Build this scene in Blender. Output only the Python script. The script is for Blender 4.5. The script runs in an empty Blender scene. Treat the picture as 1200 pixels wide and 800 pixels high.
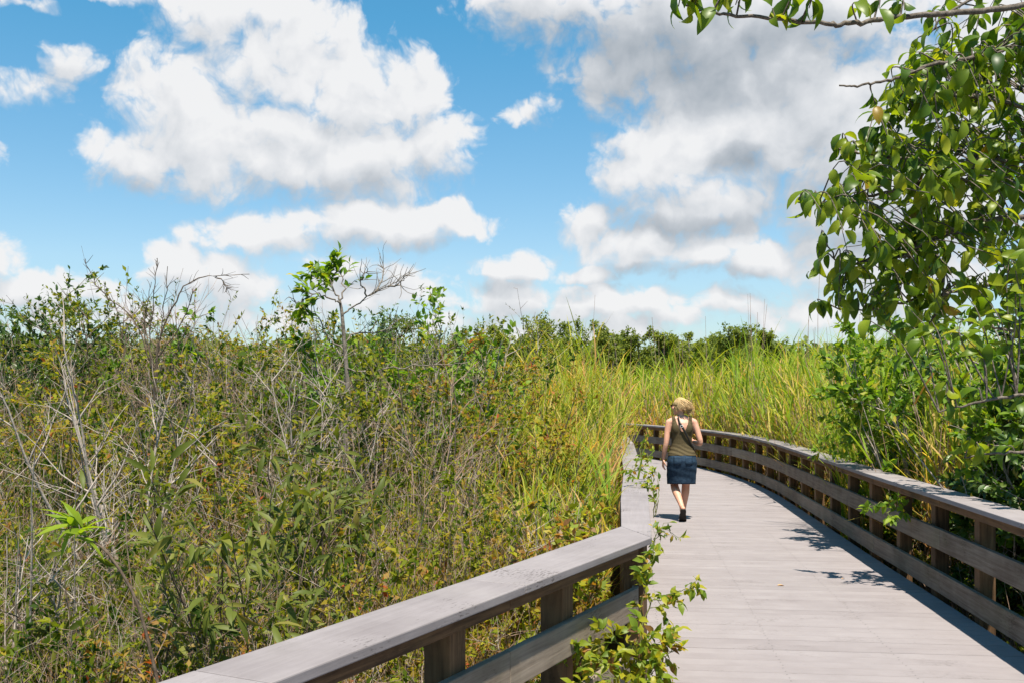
import bpy, math, random
import numpy as np
from mathutils import Vector

RNG = np.random.default_rng(7)
random.seed(7)
SC = bpy.context.scene
COL = SC.collection
F = 1167.0            # focal length in photograph pixels (35 mm lens)
HZ = 462.0            # horizon row
EYE = 1.695           # eye height above the deck
GZ = -0.5             # marsh ground level (deck is z = 0)


def P(px, py, d):
    return np.array([(px - 600) * d / F, d, EYE - (py - HZ) * d / F])


# ------------------------------------------------------------------ tagging
def tag(o, label=None, cat=None, group=None, kind=None):
    if label: o['label'] = label
    if cat: o['category'] = cat
    if group: o['group'] = group
    if kind: o['kind'] = kind
    return o


def empty(name, loc=(0, 0, 0), rz=0.0):
    o = bpy.data.objects.new(name, None)
    o.empty_display_size = .2
    o.location = loc
    o.rotation_euler = (0, 0, rz)
    COL.objects.link(o)
    return o


# ------------------------------------------------------------------ materials
MATS = {}


def new_mat(name):
    m = bpy.data.materials.new(name)
    m.use_nodes = True
    nt = m.node_tree
    nt.nodes.clear()
    out = nt.nodes.new('ShaderNodeOutputMaterial')
    MATS[name] = m
    return m, nt, out


def N(nt, t, **kw):
    n = nt.nodes.new(t)
    for k, v in kw.items():
        if k == 'inp':
            for a, b in v.items():
                n.inputs[a].default_value = b
        else:
            setattr(n, k, v)
    return n


def ramp(nt, stops, interp='LINEAR'):
    r = nt.nodes.new('ShaderNodeValToRGB')
    cr = r.color_ramp
    cr.interpolation = interp
    while len(cr.elements) < len(stops):
        cr.elements.new(0.5)
    for e, (p, c) in zip(cr.elements, stops):
        e.position = p
        e.color = (c[0], c[1], c[2], 1)
    return r


def leaf_mat(name, stops, trans=.4, rough=.5, spec=.4, back=None):
    """Two-sided leaf: colour comes from the per-leaf attribute 'tint'."""
    m, nt, out = new_mat(name)
    L = nt.links.new
    at = N(nt, 'ShaderNodeAttribute', attribute_name='tint')
    tc = N(nt, 'ShaderNodeTexCoord')
    no = N(nt, 'ShaderNodeTexNoise', inp={'Scale': 45.0, 'Detail': 2.0})
    L(tc.outputs['Object'], no.inputs['Vector'])
    ad = N(nt, 'ShaderNodeMath', operation='MULTIPLY_ADD', inp={1: .10, 2: -.05})
    L(no.outputs['Fac'], ad.inputs[0])
    su = N(nt, 'ShaderNodeMath', operation='ADD', use_clamp=True)
    L(at.outputs['Fac'], su.inputs[0]); L(ad.outputs[0], su.inputs[1])
    r = ramp(nt, stops)
    L(su.outputs[0], r.inputs['Fac'])
    b = N(nt, 'ShaderNodeBsdfPrincipled', inp={'Roughness': rough, 'Specular IOR Level': spec})
    tr = N(nt, 'ShaderNodeBsdfTranslucent')
    mx = N(nt, 'ShaderNodeMixShader', inp={0: trans})
    L(r.outputs['Color'], b.inputs['Base Color'])
    hs = N(nt, 'ShaderNodeMix', data_type='RGBA', blend_type='MULTIPLY', inp={0: 1.0, 7: (1.9, 1.75, .55, 1)})
    L(r.outputs['Color'], hs.inputs[6]); L(hs.outputs[2], tr.inputs['Color'])
    L(b.outputs[0], mx.inputs[1]); L(tr.outputs[0], mx.inputs[2]); L(mx.outputs[0], out.inputs['Surface'])
    return m


def bark_mat(name, c0, c1, scale=30.0, rough=.85):
    m, nt, out = new_mat(name)
    L = nt.links.new
    tc = N(nt, 'ShaderNodeTexCoord')
    no = N(nt, 'ShaderNodeTexNoise', inp={'Scale': scale, 'Detail': 5.0, 'Roughness': .65})
    L(tc.outputs['Object'], no.inputs['Vector'])
    r = ramp(nt, [(.3, c0), (.7, c1)])
    L(no.outputs['Fac'], r.inputs['Fac'])
    b = N(nt, 'ShaderNodeBsdfPrincipled', inp={'Roughness': rough, 'Specular IOR Level': .2})
    bp = N(nt, 'ShaderNodeBump', inp={'Strength': .5, 'Distance': .01})
    L(no.outputs['Fac'], bp.inputs['Height'])
    L(r.outputs['Color'], b.inputs['Base Color']); L(bp.outputs[0], b.inputs['Normal'])
    L(b.outputs[0], out.inputs['Surface'])
    return m


def wood_mat(name, dark, light, grain=1.0, rough=.8, fleck=0.0, moss=0.0, vary=.25, grooves=0.0):
    """Timber: grain runs along UV.x (metres), UV.y is across the board; 'tint' varies board by board."""
    m, nt, out = new_mat(name)
    L = nt.links.new
    uv = N(nt, 'ShaderNodeUVMap')
    mp = N(nt, 'ShaderNodeMapping', inp={'Scale': (2.0, 45.0, 1.0)})
    L(uv.outputs[0], mp.inputs[0])
    n1 = N(nt, 'ShaderNodeTexNoise', inp={'Scale': 1.0, 'Detail': 6.0, 'Roughness': .65, 'Distortion': .4})
    L(mp.outputs[0], n1.inputs['Vector'])
    n2 = N(nt, 'ShaderNodeTexNoise', inp={'Scale': 3.0, 'Detail': 5.0, 'Roughness': .6})
    L(uv.outputs[0], n2.inputs['Vector'])
    at = N(nt, 'ShaderNodeAttribute', attribute_name='tint')
    # fac = grain*(n1-.5) + .5*(n2-.5) + vary*(tint-.5) + .5
    a = N(nt, 'ShaderNodeMath', operation='MULTIPLY_ADD', inp={1: grain, 2: .5 - grain * .5})
    L(n1.outputs['Fac'], a.inputs[0])
    b_ = N(nt, 'ShaderNodeMath', operation='MULTIPLY_ADD', inp={1: .9})
    s_ = N(nt, 'ShaderNodeMath', operation='SUBTRACT', inp={1: .5})
    L(n2.outputs['Fac'], s_.inputs[0]); L(s_.outputs[0], b_.inputs[0]); L(a.outputs[0], b_.inputs[2])
    c_ = N(nt, 'ShaderNodeMath', operation='MULTIPLY_ADD', inp={1: vary}, use_clamp=True)
    t_ = N(nt, 'ShaderNodeMath', operation='SUBTRACT', inp={1: .5})
    L(at.outputs['Fac'], t_.inputs[0]); L(t_.outputs[0], c_.inputs[0]); L(b_.outputs[0], c_.inputs[2])
    r = ramp(nt, [(.15, dark), (.85, light)])
    L(c_.outputs[0], r.inputs['Fac'])
    col = r.outputs['Color']
    if fleck > 0:
        nf = N(nt, 'ShaderNodeTexNoise', inp={'Scale': 1.0, 'Detail': 3.0, 'Roughness': .6})
        mf = N(nt, 'ShaderNodeMapping', inp={'Scale': (26.0, 90.0, 1.0)})
        L(uv.outputs[0], mf.inputs[0]); L(mf.outputs[0], nf.inputs['Vector'])
        nb = N(nt, 'ShaderNodeTexNoise', inp={'Scale': 2.2, 'Detail': 2.0})
        L(uv.outputs[0], nb.inputs['Vector'])
        sm = N(nt, 'ShaderNodeMath', operation='MULTIPLY'); L(nf.outputs['Fac'], sm.inputs[0]); L(nb.outputs['Fac'], sm.inputs[1])
        rf = ramp(nt, [(.34, (1, 1, 1)), (.40, (.42, .40, .38))])
        L(sm.outputs[0], rf.inputs['Fac'])
        mm = N(nt, 'ShaderNodeMix', data_type='RGBA', blend_type='MULTIPLY', inp={0: fleck})
        L(col, mm.inputs[6]); L(rf.outputs['Color'], mm.inputs[7]); col = mm.outputs[2]
    if moss > 0:
        nm = N(nt, 'ShaderNodeTexNoise', inp={'Scale': 1.3, 'Detail': 6.0, 'Roughness': .7})
        L(uv.outputs[0], nm.inputs['Vector'])
        rm = ramp(nt, [(.52, (0, 0, 0)), (.72, (moss, moss, moss))])
        L(nm.outputs['Fac'], rm.inputs['Fac'])
        mm = N(nt, 'ShaderNodeMix', data_type='RGBA', inp={7: (.10, .105, .04, 1)})
        L(rm.outputs['Color'], mm.inputs[0]); L(col, mm.inputs[6]); col = mm.outputs[2]
    b = N(nt, 'ShaderNodeBsdfPrincipled', inp={'Roughness': rough, 'Specular IOR Level': .25})
    L(col, b.inputs['Base Color'])
    bp = N(nt, 'ShaderNodeBump', inp={'Strength': .35, 'Distance': .004})
    hgt = n1.outputs['Fac']
    if grooves > 0:
        sx = N(nt, 'ShaderNodeSeparateXYZ'); L(uv.outputs[0], sx.inputs[0])
        k = N(nt, 'ShaderNodeMath', operation='MULTIPLY', inp={1: 2 * math.pi / .0222}); L(sx.outputs[1], k.inputs[0])
        si = N(nt, 'ShaderNodeMath', operation='SINE'); L(k.outputs[0], si.inputs[0])
        ag = N(nt, 'ShaderNodeMath', operation='MULTIPLY_ADD', inp={1: grooves}); L(si.outputs[0], ag.inputs[0]); L(hgt, ag.inputs[2])
        hgt = ag.outputs[0]
    L(hgt, bp.inputs['Height']); L(bp.outputs[0], b.inputs['Normal'])
    L(b.outputs[0], out.inputs['Surface'])
    return m


def plain_mat(name, c0, c1, scale=20.0, rough=.7, spec=.3, bump=0.0, sss=0.0):
    m, nt, out = new_mat(name)
    L = nt.links.new
    tc = N(nt, 'ShaderNodeTexCoord')
    no = N(nt, 'ShaderNodeTexNoise', inp={'Scale': scale, 'Detail': 4.0, 'Roughness': .6})
    L(tc.outputs['Object'], no.inputs['Vector'])
    r = ramp(nt, [(.3, c0), (.7, c1)])
    L(no.outputs['Fac'], r.inputs['Fac'])
    b = N(nt, 'ShaderNodeBsdfPrincipled', inp={'Roughness': rough, 'Specular IOR Level': spec})
    if sss:
        b.inputs['Subsurface Weight'].default_value = sss
        b.inputs['Subsurface Radius'].default_value = (.012, .005, .003)
        b.inputs['Subsurface Scale'].default_value = 1.0
    L(r.outputs['Color'], b.inputs['Base Color'])
    if bump:
        bp = N(nt, 'ShaderNodeBump', inp={'Strength': bump, 'Distance': .01})
        L(no.outputs['Fac'], bp.inputs['Height']); L(bp.outputs[0], b.inputs['Normal'])
    L(b.outputs[0], out.inputs['Surface'])
    return m


# leaf palettes: low tint = healthy dark, high tint = yellow, red and brown
leaf_mat('scrub_leaf', [(0, (.030, .062, .007)), (.25, (.085, .125, .010)), (.5, (.225, .235, .015)), (.70, (.30, .22, .028)), (.82, (.22, .105, .030)), (.94, (.36, .24, .07)), (1, (.36, .08, .03))], .44, .65, .10)
leaf_mat('fresh_leaf', [(0, (.050, .115, .010)), (.5, (.125, .225, .016)), (.9, (.24, .31, .022)), (1, (.38, .31, .03))], .46, .5, .25)
leaf_mat('dark_leaf', [(0, (.026, .062, .010)), (.5, (.062, .120, .016)), (.9, (.12, .17, .024)), (1, (.24, .20, .03))], .33, .4, .5)
leaf_mat('apple_leaf', [(0, (.034, .080, .007)), (.35, (.088, .155, .010)), (.7, (.19, .245, .013)), (.965, (.30, .31, .018)), (1, (.30, .19, .02))], .47, .40, .35)
leaf_mat('willow_leaf', [(0, (.055, .078, .012)), (.5, (.115, .138, .022)), (.85, (.19, .19, .036)), (1, (.25, .15, .045))], .38, .5, .22)
leaf_mat('vine_leaf', [(0, (.07, .13, .012)), (.4, (.16, .215, .014)), (.72, (.34, .31, .022)), (.88, (.32, .16, .03)), (1, (.14, .07, .03))], .42, .45, .3)
leaf_mat('grass_blade', [(0, (.085, .14, .010)), (.4, (.215, .25, .018)), (.66, (.36, .33, .035)), (.86, (.44, .30, .09)), (1, (.36, .18, .065))], .42, .65, .10)
leaf_mat('reed_blade', [(0, (.085, .160, .016)), (.36, (.185, .275, .024)), (.58, (.33, .35, .045)), (.78, (.52, .37, .13)), (1, (.46, .23, .09))], .42, .6, .15)
leaf_mat('hazy_wood_leaf', [(0, (.095, .125, .040)), (.5, (.145, .175, .055)), (1, (.20, .215, .075))], .45, .7, .15)  # far wood: distance haze is mixed into this paler, bluer leaf colour
leaf_mat('tree_leaf', [(0, (.085, .120, .022)), (.5, (.165, .205, .035)), (1, (.26, .27, .05))], .5, .6, .2)
bark_mat('grey_twig', (.20, .16, .13), (.46, .39, .335))
bark_mat('trunk_grey', (.085, .07, .055), (.27, .225, .185))
bark_mat('brown_twig', (.06, .04, .028), (.17, .125, .09))
bark_mat('pink_twig', (.19, .12, .085), (.38, .265, .20))
bark_mat('apple_bark', (.045, .033, .025), (.20, .165, .135), 60.0)
bark_mat('tree_bark', (.08, .065, .05), (.22, .19, .16), 8.0)
bark_mat('green_stem', (.10, .12, .03), (.20, .20, .06))
wood_mat('deck_board', (.200, .173, .176), (.275, .244, .249), .35, .75, .4, 0, .22, .6)
wood_mat('cap_board', (.165, .142, .144), (.280, .248, .252), .5, .72, .9, .08, .25)
wood_mat('grey_plank', (.115, .082, .060), (.28, .225, .175), 1.3, .82, .6, .35, .3)
wood_mat('brown_timber', (.048, .025, .012), (.20, .112, .055), 1.5, .8, .4, .12, .3)
plain_mat('marsh_soil', (.030, .026, .016), (.085, .075, .035), 1.2, .95, .1, .5)
plain_mat('skin', (.56, .285, .195), (.64, .35, .25), 8.0, .5, .35, 0, .12)
plain_mat('tank_fabric', (.070, .052, .026), (.095, .072, .038), 60.0, .85, .15, .25)
plain_mat('denim', (.008, .020, .042), (.026, .052, .088), 26.0, .8, .2, .4)
plain_mat('hair', (.33, .19, .07), (.66, .46, .22), 70.0, .45, .4, .5)
plain_mat('black_leather', (.006, .005, .005), (.016, .014, .013), 30.0, .45, .4)
plain_mat('sandal', (.012, .010, .009), (.028, .022, .02), 30.0, .7, .3)
plain_mat('dark_lens', (.004, .004, .004), (.008, .007, .007), 10.0, .15, .6)
plain_mat('metal_ring', (.6, .6, .6), (.7, .7, .7), 10.0, .3, .5)
plain_mat('screw', (.035, .030, .028), (.07, .06, .055), 10.0, .5, .5)
plain_mat('fallen_leaf', (.50, .23, .05), (.62, .36, .12), 60.0, .7, .2)


# ------------------------------------------------------------------ mesh builder
class Geo:
    def __init__(self):
        self.v, self.f, self.t, self.m, self.n = [], [], [], [], 0

    def add(self, v, f, t, mi=0):
        """v (n,3), f (k,4) indices local, t (n,) tint"""
        self.v.append(np.asarray(v, float)); self.f.append(np.asarray(f, int) + self.n)
        self.t.append(np.broadcast_to(np.asarray(t, float), (len(v),)))
        self.m.append(np.full(len(f), mi, int)); self.n += len(v)

    # tubes along polylines, paths (n,k,3), radii (n,k)
    def tubes(self, paths, radii, sides=4, tint=.5, mi=0):
        paths = np.asarray(paths, float)
        n, k, _ = paths.shape
        if n == 0: return
        radii = np.broadcast_to(radii, (n, k))
        tan = np.gradient(paths, axis=1)
        tan /= np.linalg.norm(tan, axis=2, keepdims=True) + 1e-9
        ref = np.where(np.abs(tan[:, :1, 2:3]) > .9, np.array([1., 0, 0]), np.array([0, 0, 1.]))
        a = np.cross(tan, np.broadcast_to(ref, tan.shape)); a /= np.linalg.norm(a, axis=2, keepdims=True) + 1e-9
        b = np.cross(tan, a)
        ang = np.arange(sides) * 2 * np.pi / sides
        ring = a[:, :, None, :] * np.cos(ang)[None, None, :, None] + b[:, :, None, :] * np.sin(ang)[None, None, :, None]
        v = paths[:, :, None, :] + ring * radii[:, :, None, None]
        idx = np.arange(n * k * sides).reshape(n, k, sides)
        nx = np.roll(idx, -1, axis=2)
        f = np.stack([idx[:, :-1], nx[:, :-1], nx[:, 1:], idx[:, 1:]], -1).reshape(-1, 4)
        t = np.broadcast_to(np.asarray(tint, float).reshape(-1, 1), (n, k * sides)).reshape(-1)
        self.add(v.reshape(-1, 3), f, t, mi)

    # leaves
    def leaves(self, base, dr, up, length, width, st=None, droop=.15, fold=.25, tint=None, mi=0, wave=0.0):
        base = np.asarray(base, float); n = len(base)
        if n == 0: return
        length = np.broadcast_to(length, (n,)); width = np.broadcast_to(width, (n,))
        droop = np.broadcast_to(droop, (n,))
        dr = dr / (np.linalg.norm(dr, axis=1, keepdims=True) + 1e-9)
        side = np.cross(dr, up); side /= np.linalg.norm(side, axis=1, keepdims=True) + 1e-9
        nor = np.cross(side, dr)
        if tint is None: tint = RNG.random(n)
        tint = np.broadcast_to(tint, (n,))
        if st is None:      # one folded diamond
            mid = base + dr * (length * .45)[:, None] - nor * (droop * length * .2)[:, None]
            tip = base + dr * length[:, None] - nor * (droop * length)[:, None]
            o = side * (width * .5)[:, None]; u = nor * (fold * width * .5)[:, None]
            v = np.stack([base, mid + o + u, tip, mid - o + u], 1).reshape(-1, 3)
            self.add(v, np.arange(n * 4).reshape(n, 4), np.repeat(tint, 4), mi)
            return
        S = len(st); rows = []
        for (s, w) in st:
            # bent midrib: arc
            th = droop * 1.6 * s
            fx = np.where(np.abs(th) > 1e-4, np.sin(th) / np.where(np.abs(th) > 1e-4, th, 1) * s, s)
            fz = np.where(np.abs(th) > 1e-4, (1 - np.cos(th)) / np.where(np.abs(th) > 1e-4, th, 1) * s, 0)
            c = base + dr * (fx * length)[:, None] - nor * (fz * length)[:, None]
            if wave: c = c + nor * (length * wave * np.sin(s * 9 + tint * 40) * s)[:, None]
            o = side * (width * .5 * w)[:, None]; u = nor * (fold * width * .5 * w)[:, None]
            rows.append(np.stack([c - o + u, c, c + o + u], 1))
        v = np.stack(rows, 1)          # n,S,3,3
        idx = np.arange(n * S * 3).reshape(n, S, 3)
        f = np.stack([idx[:, :-1, :-1], idx[:, :-1, 1:], idx[:, 1:, 1:], idx[:, 1:, :-1]], -1).reshape(-1, 4)
        self.add(v.reshape(-1, 3), f, np.repeat(tint, S * 3), mi)

    # grass / reed blades: base (n,3), heading (n,2), length, width
    def blades(self, base, head, length, width, lean, bend, k=4, tint=None, mi=0, tilt=None):
        base = np.asarray(base, float); n = len(base)
        if n == 0: return
        h = np.concatenate([head, np.zeros((n, 1))], 1)
        side0 = np.stack([-head[:, 1], head[:, 0], np.zeros(n)], 1)
        rot = RNG.uniform(-.9, .9, n)
        side = side0 * np.cos(rot)[:, None] + h * np.sin(rot)[:, None]
        p = base.copy(); rows = []
        z = np.array([0, 0, 1.])
        for i in range(k + 1):
            s = i / k
            w = width * .5 * (1 - s ** 1.6) + width * .03
            rows.append(np.stack([p - side * w[:, None], p + side * w[:, None]], 1))
            ang = lean + bend * s ** 1.5
            p = p + (h * np.sin(ang)[:, None] + z * np.cos(ang)[:, None]) * (length / k)[:, None]
        v = np.stack(rows, 1)
        idx = np.arange(n * (k + 1) * 2).reshape(n, k + 1, 2)
        f = np.stack([idx[:, :-1, 0], idx[:, :-1, 1], idx[:, 1:, 1], idx[:, 1:, 0]], -1).reshape(-1, 4)
        if tint is None: tint = RNG.random(n)
        self.add(v.reshape(-1, 3), f, np.repeat(tint, (k + 1) * 2), mi)

    def build(self, name, mats, parent=None, smooth=True, origin=None):
        v = np.concatenate(self.v); f = np.concatenate(self.f); t = np.concatenate(self.t); mi = np.concatenate(self.m)
        if origin is not None: v = v - np.asarray(origin)
        me = bpy.data.meshes.new(name)
        me.vertices.add(len(v)); me.vertices.foreach_set('co', v.astype(np.float32).ravel())
        me.loops.add(len(f) * 4); me.loops.foreach_set('vertex_index', f.astype(np.int32).ravel())
        me.polygons.add(len(f)); me.polygons.foreach_set('loop_start', np.arange(0, len(f) * 4, 4, dtype=np.int32))
        a = me.attributes.new('tint', 'FLOAT', 'POINT'); a.data.foreach_set('value', t.astype(np.float32))
        for m in ([mats] if isinstance(mats, str) else mats): me.materials.append(MATS[m])
        me.polygons.foreach_set('material_index', mi.astype(np.int32))
        me.polygons.foreach_set('use_smooth', np.full(len(f), smooth))
        me.update(calc_edges=True)
        o = bpy.data.objects.new(name, me); COL.objects.link(o)
        if parent is not None: o.parent = parent
        if origin is not None and parent is None: o.location = origin
        return o


OVAL = [(0, .06), (.12, .5), (.3, .9), (.5, 1.0), (.7, .82), (.87, .45), (1, .03)]
OVAL4 = [(0, .08), (.3, .85), (.6, .9), (1, .04)]
LANCE = [(0, .08), (.2, .7), (.45, 1.0), (.75, .6), (1, .03)]


HEL = np.array([.05, -.50, .85])     # leaves turn their faces to the light


def unit(a):
    return a / (np.linalg.norm(a, axis=-1, keepdims=True) + 1e-9)


def grow(start, dr, length, k, wob, up=0.0, rng=RNG):
    """polylines (n,k+1,3) from start along dr with random wobble and a pull up (or down)"""
    n = len(start); p = np.array(start, float); d = unit(np.array(dr, float)); out = [p.copy()]
    for i in range(k):
        d = unit(d + wob * rng.normal(size=(n, 3)) + np.array([0, 0, up]))
        p = p + d * (length / k)[:, None]
        out.append(p.copy())
    return np.stack(out, 1)


def sample_on(paths, n_per, t0, t1, rng=RNG):
    """points on polylines: returns (points, tangents, parent index, t)"""
    n, k, _ = paths.shape
    t = rng.uniform(t0, t1, (n, n_per)); s = t * (k - 1); i = np.clip(s.astype(int), 0, k - 2); fr = s - i
    ii = np.arange(n)[:, None]
    a, b = paths[ii, i], paths[ii, i + 1]
    return (a + (b - a) * fr[..., None]).reshape(-1, 3), unit(b - a).reshape(-1, 3), np.repeat(np.arange(n), n_per), t.ravel()


def branch_off(paths, n_per, t0, t1, lens, ang, k, wob, up, rng=RNG):
    p, tg, ix, t = sample_on(paths, n_per, t0, t1, rng)
    r = unit(np.cross(tg, rng.normal(size=tg.shape)))
    d = tg * np.cos(ang) + r * np.sin(ang)
    L = lens * rng.uniform(.5, 1.15, len(p)) * (1.15 - .5 * t)
    return grow(p, d, L, k, wob, up, rng)


def taper(n, k, r0, r1, rng=RNG, var=.3):
    return np.linspace(r0, r1, k)[None, :] * rng.uniform(1 - var, 1 + var, (n, 1))


def catmull(pts, per=6):
    pts = np.asarray(pts, float)
    P_ = np.vstack([2 * pts[0] - pts[1], pts, 2 * pts[-1] - pts[-2]]); out = []
    for i in range(1, len(P_) - 2):
        p0, p1, p2, p3 = P_[i - 1:i + 3]
        for s in np.linspace(0, 1, per, endpoint=False):
            out.append(.5 * ((2 * p1) + (-p0 + p2) * s + (2 * p0 - 5 * p1 + 4 * p2 - p3) * s * s + (-p0 + 3 * p1 - 3 * p2 + p3) * s ** 3))
    out.append(pts[-1])
    return np.array(out)


def vnoise(x, y, s=1.0, seed=0):
    """cheap smooth value noise in about [-1,1]"""
    a = seed * 1.7
    return (np.sin(x * 1.3 / s + a) * np.cos(y * 1.1 / s - a * .7) + .6 * np.sin(x * 2.9 / s - y * 2.3 / s + a * 2) +
            .4 * np.cos(x * 5.3 / s + y * 4.1 / s + a * 3)) / 1.7


# ------------------------------------------------------------------ plan of the boardwalk (x right, y away from the camera)
LN = [(-4.2, -4.04), (-3.15, -2.0), (-2.14, -.04), (-.678, 2.80), (.06, 4.235), (.795, 5.66)]            # left rail, inner edge, near part
LF = [(.795, 5.66), (1.062, 7.75), (1.405, 10.6), (1.71, 13.6), (2.03, 16.6), (2.25, 19.3), (2.15, 21.6), (1.55, 24.0), (.5, 26.5), (-1.2, 29.3), (-3.0, 32.0)]
RI = [(2.0, -4.6), (2.25, -2.4), (2.5, -.2), (2.74, 1.95), (2.98, 4.1), (3.22, 6.26), (3.44, 8.2), (3.66, 10.3), (3.92, 12.5), (4.17, 14.7), (4.40, 16.8), (4.53, 18.8), (4.52, 20.8),
      (4.35, 22.8), (3.95, 25.0), (3.38, 27.2), (2.5, 29.6), (1.2, 32.2), (-.6, 35.0)]


def offset(pts, o):
    """mitred offset; positive = to the right of the walking direction"""
    p = np.asarray(pts, float); d = unit(np.diff(p, axis=0)); nrm = np.stack([d[:, 1], -d[:, 0]], 1)
    out = [p[0] + nrm[0] * o]
    for i in range(1, len(p) - 1):
        m = unit(nrm[i - 1] + nrm[i]); out.append(p[i] + m * o / max(.3, m @ nrm[i]))
    out.append(p[-1] + nrm[-1] * o)
    return np.array(out)


def box_plank(a, b, c, d, z0, z1, name, mat, parent, gap=.0015, bev=.005):
    """plank whose plan is the quad a-b (one long side) and d-c (the other); returns the object"""
    a, b, c, d = [np.asarray(q, float) for q in (a, b, c, d)]
    u = unit(b - a); w = unit(c - d)
    a = a + u * gap; b = b - u * gap; d = d + w * gap; c = c - w * gap
    v = [(*a, z0), (*b, z0), (*c, z0), (*d, z0), (*a, z1), (*b, z1), (*c, z1), (*d, z1)]
    fs = [(4, 5, 6, 7), (3, 2, 1, 0), (0, 1, 5, 4), (2, 3, 7, 6), (1, 2, 6, 5), (3, 0, 4, 7)]
    # outward normals whatever the winding of the plan quad
    if np.cross(np.append(b - a, 0), np.append(d - a, 0))[2] < 0: fs = [tuple(reversed(f)) for f in fs]
    me = bpy.data.meshes.new(name); me.from_pydata(v, [], fs)
    uvl = me.uv_layers.new(name='UVMap')
    ln = np.linalg.norm(b - a); ou, ov = random.uniform(0, 50), random.uniform(0, 50)
    for poly in me.polygons:
        for li in poly.loop_indices:
            q = np.array(me.vertices[me.loops[li].vertex_index].co)
            r = q[:2] - a
            uvl.data[li].uv = (ou + r @ u, ov + abs(r[0] * u[1] - r[1] * u[0]) + (q[2] - z0))
    at = me.attributes.new('tint', 'FLOAT', 'POINT'); tv = random.random()
    at.data.foreach_set('value', np.full(8, tv, np.float32))
    me.materials.append(MATS[mat])
    o = bpy.data.objects.new(name, me); COL.objects.link(o); o.parent = parent
    if bev:
        m = o.modifiers.new('edge', 'BEVEL'); m.width = bev; m.segments = 2; m.limit_method = 'ANGLE'
    return o


def run(Lp, Rp, z0, z1, name, mat, parent, **kw):
    for i in range(len(Lp) - 1):
        box_plank(Lp[i], Lp[i + 1], Rp[i + 1], Rp[i], z0, z1, name, mat, parent, **kw)


def post(x, y, rz, parent, w=.058, z0=-.62, z1=.843):
    c, s = math.cos(rz), math.sin(rz)
    q = [(x + c * i - s * j, y + s * i + c * j) for i, j in ((-w, -w), (w, -w), (w, w), (-w, w))]
    o = box_plank(q[0], q[1], q[2], q[3], z0, z1, 'post', 'brown_timber', parent, gap=0, bev=.006)
    # grain runs up the post
    me = o.data; uvl = me.uv_layers[0]; r0 = random.uniform(0, 40)
    for poly in me.polygons:
        for li in poly.loop_indices:
            k = me.vertices[me.loops[li].vertex_index].co
            uvl.data[li].uv = (r0 + k.z, r0 + k.x * .9 + k.y * 1.1)
    return o


def posts_along(pts, o, step, first, parent, **kw):
    p = offset(pts, o); seg = np.linalg.norm(np.diff(p, axis=0), axis=1); cum = np.concatenate([[0], np.cumsum(seg)])
    s = first
    while s < cum[-1]:
        i = min(np.searchsorted(cum, s, side='right') - 1, len(seg) - 1)
        q = p[i] + (p[i + 1] - p[i]) * (s - cum[i]) / seg[i]; d = p[i + 1] - p[i]
        post(q[0], q[1], math.atan2(d[1], d[0]), parent, **kw); s += step


def wear(parent_pts, *a): pass


# right railing (inner side = left, so outward offsets are positive)
rr = empty('railing', (2.9, 3.3, 0)); tag(rr, 'long weathered wooden railing curving along the far and right side of the boardwalk', 'railing')
rl = empty('railing', (-.3, 3.5, 0)); tag(rl, 'weathered wooden railing with a sharp bend, between the scrub and the boardwalk', 'railing')
for root in (rr, rl): root.location = (0, 0, 0)
run(offset(RI, 0), offset(RI, .275), .847, .885, 'cap_rail', 'cap_board', rr)
run(offset(RI, .075), offset(RI, .113), .770, .846, 'fascia_board', 'brown_timber', rr)
run(offset(RI, .075), offset(RI, .113), .415, .59, 'middle_rail', 'grey_plank', rr)
run(offset(RI, .075), offset(RI, .113), .06, .235, 'bottom_rail', 'grey_plank', rr)
posts_along(RI, .175, 1.055, .52, rr)
nl = offset(LN, -.289); fl = offset(LF, -.215); nl[-1] = (.673, 6.14); fl[0] = (.673, 6.14)
run(np.array(LN), nl, .847, .885, 'cap_rail', 'cap_board', rl)
run(np.array(LF), fl, .847, .885, 'cap_rail', 'cap_board', rl)
for o1, o2, z0, z1, nm, mt in ((-.075, -.113, .770, .846, 'fascia_board', 'brown_timber'), (-.075, -.113, .425, .595, 'middle_rail', 'grey_plank'),
                               (-.075, -.113, .07, .245, 'bottom_rail', 'grey_plank')):
    full = LN + LF[1:]
    run(offset(full, o1), offset(full, o2), z0, z1, nm, mt, rl)
posts_along(LN, -.175, 1.07, .37, rl, w=.062)
posts_along(LF[1:], -.165, 1.06, .2, rl)
post(.72, 5.80, math.radians(72), rl)

# boardwalk: one structure made of separate boards laid across the path
ang = math.radians(6.4)
bd = np.array([math.cos(ang), -math.sin(ang)]); bn = np.array([math.sin(ang), math.cos(ang)])
le = offset(LN + LF[1:], -.10); re = offset(RI, .10)


def cross_at(poly, s, want):
    best = None
    for i in range(len(poly) - 1):
        a, b = poly[i], poly[i + 1]; sa, sb = a @ bn, b @ bn
        if (sa - s) * (sb - s) <= 0 and abs(sb - sa) > 1e-6:
            q = a + (b - a) * (s - sa) / (sb - sa); t = q @ bd
            best = t if best is None else want(best, t)
    return best


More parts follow.
